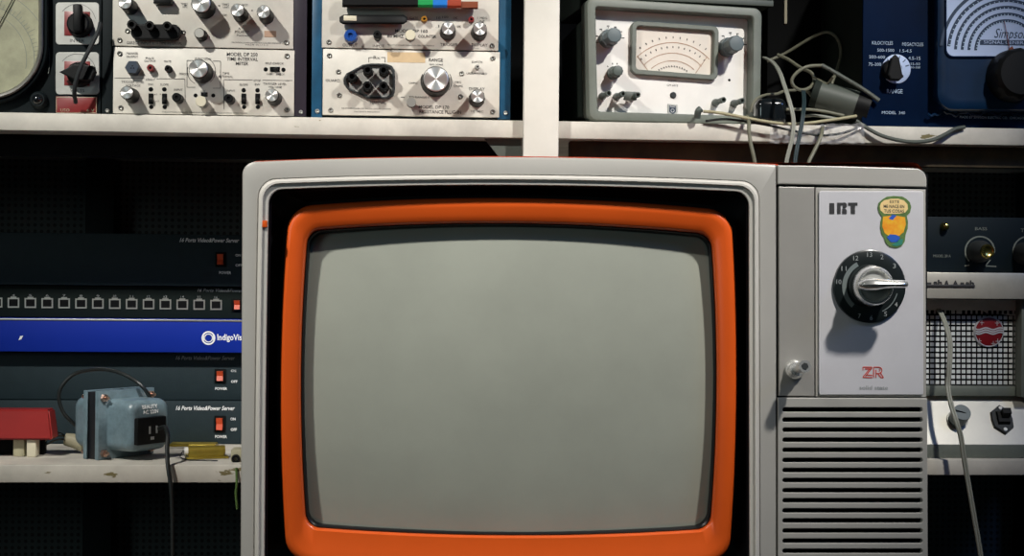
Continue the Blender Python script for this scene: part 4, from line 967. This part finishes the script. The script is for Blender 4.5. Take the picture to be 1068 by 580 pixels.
# ------------------------------------------------------------------ transformer
tr = Thing('transformer', 'blue grey hammertone transformer with black outlet, on the lower left shelf', 'transformer', 124, 476, .49, yaw=-math.radians(38), z=zl)
mm = .001
TH_ = .092
MB(tr).box(-.0125, .0125, -.044, .044, .0004, TH_-.002, .0005).build('core', 'lam', tr)
for s_ in (-1, 1):
    fl2 = MB(tr).box(*( (.0127, .0155) if s_ > 0 else (-.0155, -.0127)), -.048, .048, .0004, TH_, .0006)
    # angle lips running around the edge of the core
    a0, a1 = ((.004, .0126) if s_ > 0 else (-.0126, -.004))
    fl2.box(a0 if s_ < 0 else .0085, -.0085 if s_ < 0 else a1, -.048, -.0455, .0004, TH_, .0005)
    fl2.box(a0 if s_ < 0 else .0085, -.0085 if s_ < 0 else a1, -.046, .048, TH_-.002, TH_, .0005)
    fl2.build('flange', 'hammer', tr)
    for yy in (-.040, .040):
        for zz in (.009, TH_-.009):
            b = MB(tr); b2 = bmesh.new(); bmesh.ops.create_cone(b2, cap_ends=True, segments=6, radius1=.0055, radius2=.005, depth=.005)
            b.merge(b2, Matrix.Translation((s_*.0182, yy, zz)) @ Matrix.Rotation(PI/2, 4, 'Y'))
            b2 = bmesh.new(); bmesh.ops.create_cone(b2, cap_ends=True, segments=12, radius1=.0025, radius2=.002, depth=.006)
            b.merge(b2, Matrix.Translation((s_*.0232, yy, zz)) @ Matrix.Rotation(PI/2, 4, 'Y'))
            b.build('bolt', 'copper', tr)
    # bell end
    def bsec(x, hw, z0_, z1_, r): 
        return [Vector((x, yy, zz)) for yy, zz in [(a*1., b_*1.) for a, b_ in rrect(-hw, z0_, hw, z1_, r, 6)]]
    E0 = s_*.0157
    dep = .048 if s_ > 0 else .040
    b = MB(tr); b.loft([bsec(E0, .034, .012, TH_-.011, .012), bsec(E0+s_*(dep-.012), .034, .012, TH_-.011, .013), bsec(E0+s_*(dep-.005), .0325, .0135, TH_-.0125, .013), bsec(E0+s_*(dep-.001), .029, .017, TH_-.016, .012), bsec(E0+s_*dep, .025, .021, TH_-.020, .010)], True, True)
    bo = b.build('bell_cover', 'hammer', tr, sharp=60)
    if s_ > 0: bell = bo; xe = E0+dep
so = MB(tr).box(xe-.006, xe+.006, -.028, .022, .022, .058, .002).build('outlet', 'black', tr)
b = MB(tr)
for yy in (-.009, .003): b.box(xe+.0058, xe+.0063, yy, yy+.003, .036, .046)
b.box(xe+.0058, xe+.0063, -.006, .000, .028, .032); b.build('outlet_slots', 'greyink', so)
# lettering on the bell end
cu = bpy.data.curves.new('tmp', 'FONT'); cu.body = 'BEAUTY\nAC 220V'; cu.align_x = 'CENTER'; cu.offset = .02
ob = bpy.data.objects.new('tmp', cu); COL.objects.link(ob); dg = bpy.context.evaluated_depsgraph_get(); me = bpy.data.meshes.new_from_object(ob.evaluated_get(dg)); bpy.data.objects.remove(ob)
b = MB(tr); b.merge_mesh(me, Matrix.Translation((xe+.0012, -.003, TH_-.0225)) @ Matrix.Rotation(PI/2, 4, 'Z') @ Matrix.Rotation(PI/2-.35, 4, 'X') @ Matrix.Scale(.0072, 4)); b.build('printed_lettering', 'whiteink', bell)
cable('cable', 'black cord looping up over the transformer and down behind it', [(158,417,.50),(149,404,.49),(134,393,.49),(116,386.4,.50),(98,385.4,.51),(78,390,.52),(65,402,.52),(61.4,415,.52),(66,430,.52),(76,441,.52),(88,450,.53)], 2.0, 'cordblack', 'cord')
cable('cable', 'black cord dropping from the transformer outlet over the lower shelf edge', [(166,447,.440),(172,446,.425),(175,454,.41),(174.4,468,.40),(175,485,.388),(178,505,.385),(179.6,530,.385),(180,560,.385),(180,600,.385)], 2.3, 'cordblack', 'cord')
# plug with frayed wires
pl = Thing('rubber_plug', 'beige moulded plug with loose wires, left of the transformer', 'plug', 80, 469, .52, z=zl)
b = MB(pl); A = pl.v(71, 457, .0); B_ = pl.v(90, 464, .0)
b.tube([pl.v(68, 458, 0), pl.v(73, 459, 0), pl.v(79, 460.4, 0), pl.v(87, 463, 0), pl.v(90, 464, 0)], .0085, seg=14, r2=.0120); b.build('plug_body', 'beige', pl)
for k, pts in enumerate(([(70,455.6,0),(60,454.6,-.002),(50,458,-.006),(43,464,-.01)], [(70,458,0),(60,458.6,0),(50,463,-.004),(42,466.6,-.008)], [(70,456,0.004),(62,451.6,.004),(54,453,.0),(46,458,0)])):
    MB(pl).ptube(pts, .8, seg=8).build('wire', 'cord', pl)
# red box
rb = Thing('red_box', 'red metal box raised on pale blocks, far left of the lower shelf', 'box', 10, 480, .47, z=zl)
b = MB(rb); xa, xb_ = rb.uv(-90, 460)[0], rb.uv(54.6, 460)[0]; xt = rb.uv(50.4, 430)[0]; za = rb.uv(30, 459)[1]; zt = rb.uv(30, 427.6)[1]
L1 = [(xa,0,za),(xb_,0,za),(xt,.004,zt),(xa,.004,zt)]; L2 = [(xa,.036,za),(xb_,.036,za),(xt,.034,zt),(xa,.034,zt)]
b.loft([[Vector(p) for p in L1], [Vector(p) for p in L2]], True, True)
bmesh.ops.bevel(b.bm, geom=b.bm.edges[:], offset=.0022, segments=2, affect='EDGES')
b.build('box_body', 'red', rb)
for (a0, a1, d0, m_) in ((27.6, 37.4, .006, 'ivory'), (13.6, 25.4, .014, 'cream'), (-60, -50, .006, 'ivory')):
    MB(rb).box(rb.uv(a0, 470, d0)[0], rb.uv(a1, 470, d0)[0], d0, d0+.02, .0003, za+.0015, .0012).build('foot_block', m_, rb)
MB(rb).box(rb.uv(-80, 470, .036)[0], rb.uv(46, 470, .036)[0], .0355, .05, .0003, za-.003, .001).build('inner_block', 'matteblack', rb)
# gold resistors
r1 = Thing('power_resistor', 'flat gold metal plate resistor lying behind the white tipped one', 'resistor', 203, 474, .60, z=zl)
MB(r1).box(r1.uv(176, 470)[0], r1.uv(224, 470)[0], 0, .03, .0003, r1.uv(200, 463.4)[1], .001).build('resistor_body', 'gold', r1)
b = MB(r1); b.box(r1.uv(196, 470)[0], r1.uv(214, 470)[0], -.002, .0, .002, r1.uv(200, 465)[1], .0006); b.build('resistor_rib', 'gold', r1)
r2 = Thing('power_resistor', 'finned gold resistor with a round white ceramic end and thin black wire', 'resistor', 215, 482, .46, yaw=.25, z=zl)
b = MB(r2); b.box(-.026, .030, 0, .026, .0003, .0028, .0006)
for i in range(5): b.box(-.022, .024, .004+.0036*i, .0058+.0036*i, .0026, .017-abs(i-2)*.003, .0003)
ro = b.build('resistor_body', 'gold', r2)
b = MB(r2); b.tube([(-.023,.012,.010),(.026,.012,.010)], .0068, seg=24, smooth=False); b.build('resistor_barrel', 'gold', r2)
b = MB(r2); b.tube([(-.028,.012,.010),(-.0225,.012,.010)], .0058, seg=24, smooth=False); ce = b.build('ceramic_end', 'ceramic', r2)
b = MB(r2); b.tube([(-.0305,.012,.010),(-.0275,.012,.010)], .0018, seg=10, smooth=False); b.build('terminal', 'steel', ce)
b = MB(r2); b.tube([(-.030,.012,.010),(-.034,.002,.004),(-.026,-.012,.0014),(-.008,-.018,.0012),(.012,-.030,.0014)], .0008, seg=8); b.build('wire', 'cordblack', r2)
jb = Thing('socket_block', 'small olive block with a black socket, beside the left edge of the television', 'socket', 246, 487, .43, z=zl)
MB(jb).box(jb.uv(240.6, 480)[0], jb.uv(262, 480)[0], 0, .03, .0003, jb.uv(246, 469)[1], .0015).build('block_body', 'cream', jb)
b = MB(jb); b.plathe(246, 478.6, 0, [(1.8, -.001), (2, -.004), (4, -.004), (4.6, -.002), (4.8, .0003)], 20); b.build('socket_ring', 'black', jb)
b = MB(); w0 = P(247.4, 486, .396); W = [P(246.6, 488, .397), P(247, 505, .393), P(246.2, 515, .392), P(247.6, 531, .392)]
b.tube(W, .0022, seg=8, flat=.4); oo = b.build('ribbon', 'yellowgreen', off=W[-1].copy()); oo['label'] = 'thin green strip hanging from the lower shelf edge beside the television'; oo['category'] = 'strip'

# ------------------------------------------------------------------ speaker unit + amplifier at the right
YR = .43
f = Thing('speaker_cabinet', 'silver speaker cabinet with perforated grille, round red badge and sloped control panel', 'speaker', 1010, 476, YR, z=zr)
X0, X1 = f.uv(900, 400)[0], f.uv(1120, 400)[0]
zA = f.uv(1010, 284.4)[1]; zB = f.uv(1010, 311.6)[1]
zC = f.uv(1010, 320.5, .022)[1]; zD = f.uv(1010, 402.4, .020)[1]; zE = f.uv(1010, 414.0)[1]
zF = f.uv(1010, 463.6, -.012)[1]
MB(f).box(X0, X1, .05, .25, .0004, zA-.0004, .001).build('cabinet', 'metercase', f)
MB(f).box(X0, X1, -.012, .05, zB, zA, .0012).build('upper_strip', 'amplisilver', f)
MB(f).box(X0, X1, .018, .05, zD-.014, zD-.0005, .0006).build('lower_ledge', 'metercase', f)
MB(f).box(f.uv(1064.6, 360, .004)[0], f.uv(1092, 360, .004)[0], .002, .0498, zD-.014, zB-.0002, .0008).build('side_frame', 'metercase', f)
# grille with real square holes
GD = .022
holes = []
for i in range(18):
    for j in range(14):
        x = 966.9+5.46*i; y = 325.6+5.64*j+.006*(x-1010); h_ = 1.82
        holes.append([(x-h_,y-h_),(x+h_,y-h_),(x+h_,y+h_),(x-h_,y+h_)])
gr_ = MB(f).pplate([(940,312),(1064.2,313),(1064.2,402.6),(940,401.8)], holes, GD, GD+.0012, 0).build('perforated_grille', 'grille', f)
MB(f).box(X0+.02, f.uv(1064, 360, GD)[0], GD+.012, GD+.013, zD, zB).build('speaker_cloth', 'matteblack', f)
# badge
b = MB(f); b.plathe(1031.6, 346, GD-.003, [(0, GD-.0042), (10, GD-.0040), (14.4, GD-.0030), (15.0, GD-.001), (15, GD)], 40); bd = b.build('badge', 'badge', f, label='round dark red badge')
b = MB(f); b.plathe(1031.6, 346, GD-.003, [(14.6, GD-.0034), (15.2, GD-.0036), (15.9, GD-.002), (15.9, GD)], 40); b.build('badge_rim', 'badgewhite', bd)
b = MB(f); dd = GD-.0047
for k, yy in enumerate((343.0, 345.3, 347.6)):
    for i in range(14):
        xx = 1017.4+2.05*i
        fy = lambda q: yy+1.0*math.sin((q-1017)*.42)
        b.ppoly([(xx,fy(xx)-.9),(xx+2.05,fy(xx+2.05)-.9),(xx+2.05,fy(xx+2.05)+.7),(xx,fy(xx)+.7)], dd)
for x, y in ((1024,336.6),(1040,337),(1021.6,355.6),(1040.6,356),(1036,358.4)): b.pline(x-2.2, y, x+2.2, y, .6, dd); b.pline(x, y-2.6, x, y+2.6, .6, dd)
b.build('badge_waves', 'badgewhite', bd)
# emblem on strip
t = MB(f); dd = -.0125
t.text('ah', 973.6, 291.8, 982.6, 298, dd-.0006, bold=.04); t.text('A', 984.6, 292.4, 990, 298, dd-.0006, bold=.04); t.text('A', 993.6, 292.6, 999.4, 298.4, dd-.0006, bold=.04); t.text('-', 1001.6, 294.6, 1005.6, 297, dd-.0006, bold=.04); t.text('ah', 1007, 292.4, 1016, 298.8, dd-.0006, bold=.04); t.text('-', 966.6, 294.6, 971.4, 296.6, dd-.0006, bold=.04)
t.pbox(964.6, 296.8, 1017, 299.4, -.014, -.0118, .0004); t.build('emblem', 'ink', f)
# sloped panel (wedge)
b = MB(f)
prof = [(-.012, zF), (.030, zE-.001), (.0498, zE-.001), (.0498, zF), ]
b.loft([[Vector((X0, y, z_)) for y, z_ in prof], [Vector((X1-.02, y, z_)) for y, z_ in prof]], True, True)
b.build('control_panel', 'whitealu', f)
MB(f).box(X0, X1, -.014, .0498, .0003, zF-.0003, .0008).build('base', 'metercase', f)
# knob on sloped panel
slope = math.atan2(zE-zF, .042)
def onslope(px, py):
    # intersect ray with sloped plane
    n = Vector((0, -(zE-.001-zF), .042)).normalized(); p0 = Vector((0, -.012, zF))
    dr = f.inv.to_3x3() @ ray(px, py); tt = (p0-f.co).dot(n)/dr.dot(n); return f.co+dr*tt, n
p, n = onslope(998, 438.5); n_out = Vector((0, n.y, n.z)); 
if n_out.y > 0: n_out = -n_out
b = MB(f); b.tube([p, p+n_out*.003], .0145, seg=28, smooth=False); sk_ = b.build('knob_skirt', 'steel', f)
b = MB(f); b.tube([p+n_out*.003, p+n_out*.022, p+n_out*.0235], .0125, seg=28, smooth=False, r2=.0118); kk = b.build('knob', 'knobblue', f)
b = MB(f); c = p+n_out*.0237; b.tube([c+Vector((-.010,0,.003)), c+Vector((.010,0,-.003))], .0008, seg=6, smooth=False); b.build('knob_line', 'black', kk)
# toggle/outlet plate
p, n = onslope(1044.6, 438.6); up = Vector((0, .042, zE-zF)).normalized()
b = MB(f); hexo = [(0,.023),(.014,.012),(.015,0),(.014,-.012),(0,-.023),(-.014,-.012),(-.015,0),(-.014,.012)]
b.loft([[p+Vector((x,0,0))+up*y for x, y in hexo], [p+Vector((x*.92,0,0))+up*y*.94+n_out*.005 for x, y in hexo]], True, True); sw = b.build('switch_plate', 'dkgrey', f)
b = MB(f); b.loft([[p+Vector((x*.62,0,0))+up*y+n_out*.0052 for x, y in ((-.013,.011),(.013,.011),(.013,-.009),(-.013,-.009))], [p+Vector((x*.6,0,0))+up*y+n_out*.010 for x, y in ((-.013,.009),(.013,.009),(.013,-.007),(-.013,-.007))]], True, True); b.build('switch_body', 'black', sw)
b = MB(f); b.loft([[p+Vector((x*.4+.002,0,0))+up*y+n_out*.0102 for x, y in ((-.013,.008),(.013,.008),(.013,-.002),(-.013,-.002))], [p+Vector((x*.45+.003,0,0))+up*(y+.004)+n_out*.018 for x, y in ((-.013,.006),(.013,.006),(.013,-.002),(-.013,-.002))]], True, True); b.build('switch_lever', 'black', sw)
b = MB(f)
for yy in (.0165, -.0165): b.tube([p+up*yy+n_out*.004, p+up*yy+n_out*.0062], .0026, seg=12, smooth=False)
b.build('plate_screws', 'tin', sw)
# amplifier on top
am = Thing('amplifier', 'dark blue amplifier with grey ringed tone knobs, on top of the silver speaker cabinet', 'amplifier', 1010, 284, YR+.006, z=f.o.z+zA+.0002)
f = am
h_ = f.uv(1010, 226.4)[1]
MB(f).box(X0, X1, 0, .20, .0003, h_, .0015).build('chassis', 'ampdark', f)
t = MB(f); dd = -.0004
t.text('BASS', 1017, 237, 1029.6, 240.2, dd); t.text('TREBLE', 1064.6, 238.6, 1084, 242, dd); t.text('MODEL 20 A', 973.4, 265.6, 991.6, 268.4, dd)
for cx_ in (1022, 1072): t.parc(cx_, 262, 16, -.12, PI+.75, 1.6, dd, 40)
t.pline(1028, 277.4, 1039, 278, 1.3, dd); t.pline(1006, 277.4, 1011, 276.6, 1.3, dd); t.pline(1028, 277, 1033, 271, 1.2, dd)
t.build('printed_lettering', 'ampgrey', f)
for cx_, cy_ in ((1030.4,262),(1079,264)):
    b = MB(f); q = -.036
    b.plathe(cx_, cy_, q, [(6.0, q+.001), (6.2, q+.002), (7.4, q+.004), (11, -.014), (11.5, -.004), (11.5, 0)], 28); ko = b.build('tone_knob', 'dkgrey', f)
    b = MB(f); b.plathe(cx_, cy_, q, [(0, q+.0012), (4.4, q), (5.4, q-.001), (6.6, q-.001), (7.2, q+.001), (7.2, q+.004)], 28); b.build('knob_cap', 'brass', ko)
b = MB(f); b.plathe(986.8, 236.2, -.008, [(0, -.0125), (2.4, -.011), (3.8, -.007), (4.2, -.002), (4.4, .0003)], 20); b.build('pilot_lamp', 'brass', f)
# cord in front of the speaker cabinet
cable('cord', 'pale grey twin cord hanging in front of the perforated grille and sloped panel', [(979,323,.450),(983,330,.432),(988.4,345,.415),(991,360,.408),(990,385,.402),(988.6,402,.398),(991,418,.385),(997,438,.370),(1002,455,.366),(1005,475,.365),(1010,505,.365),(1016,540,.365),(1022,575,.365),(1026,605,.365)], 1.5, 'cordlight', 'cord', double=True)

# ------------------------------------------------------------------ light
def spot(name, loc, target, energy, col, angle, blend, size):
    l = bpy.data.lights.new(name, 'SPOT'); l.energy = energy; l.color = col; l.spot_size = math.radians(angle); l.spot_blend = blend; l.shadow_soft_size = size
    o = bpy.data.objects.new(name, l); COL.objects.link(o); o.location = loc
    d = Vector(target)-Vector(loc); o.rotation_euler = d.to_track_quat('-Z', 'Y').to_euler(); return o
spot('lamp', (-.95, -.80, 2.35), (-.20, .3, 1.17), 138, (1., .965, .90), 44, .85, .042)
spot('lamp', (.95, -.80, 2.35), (.30, .3, 1.17), 138, (1., .965, .90), 44, .85, .042)
def area(name, loc, target, energy, col, size):
    l = bpy.data.lights.new(name, 'AREA'); l.energy = energy; l.color = col; l.size = size
    o = bpy.data.objects.new(name, l); COL.objects.link(o); o.location = loc
    d = Vector(target)-Vector(loc); o.rotation_euler = d.to_track_quat('-Z', 'Y').to_euler(); return o
area('window_light', (1.9, -1.0, 2.3), (.6, .4, 1.1), 5, (.22, .42, 1.), .5)
area('fill_light', (-2.2, -2.4, 1.75), (-.2, .4, 1.05), 8.5, (.82, 1., 1.), .8)  # unseen fill added from the front left to lift the shaded rack units
w = bpy.data.worlds.new('world'); SC.world = w; w.use_nodes = True
w.node_tree.nodes['Background'].inputs['Color'].default_value = (.55, .85, .9, 1); w.node_tree.nodes['Background'].inputs['Strength'].default_value = .022
SC.view_settings.view_transform = 'Standard'; SC.view_settings.look = 'None'; SC.view_settings.gamma = 1; SC.view_settings.exposure = -.12
try: SC.view_settings.use_curve_mapping = False
except Exception: pass

for o in tv.e.children_recursive:
    for v in o.data.vertices:
        if v.co.z < .0005: v.co.z = .0005
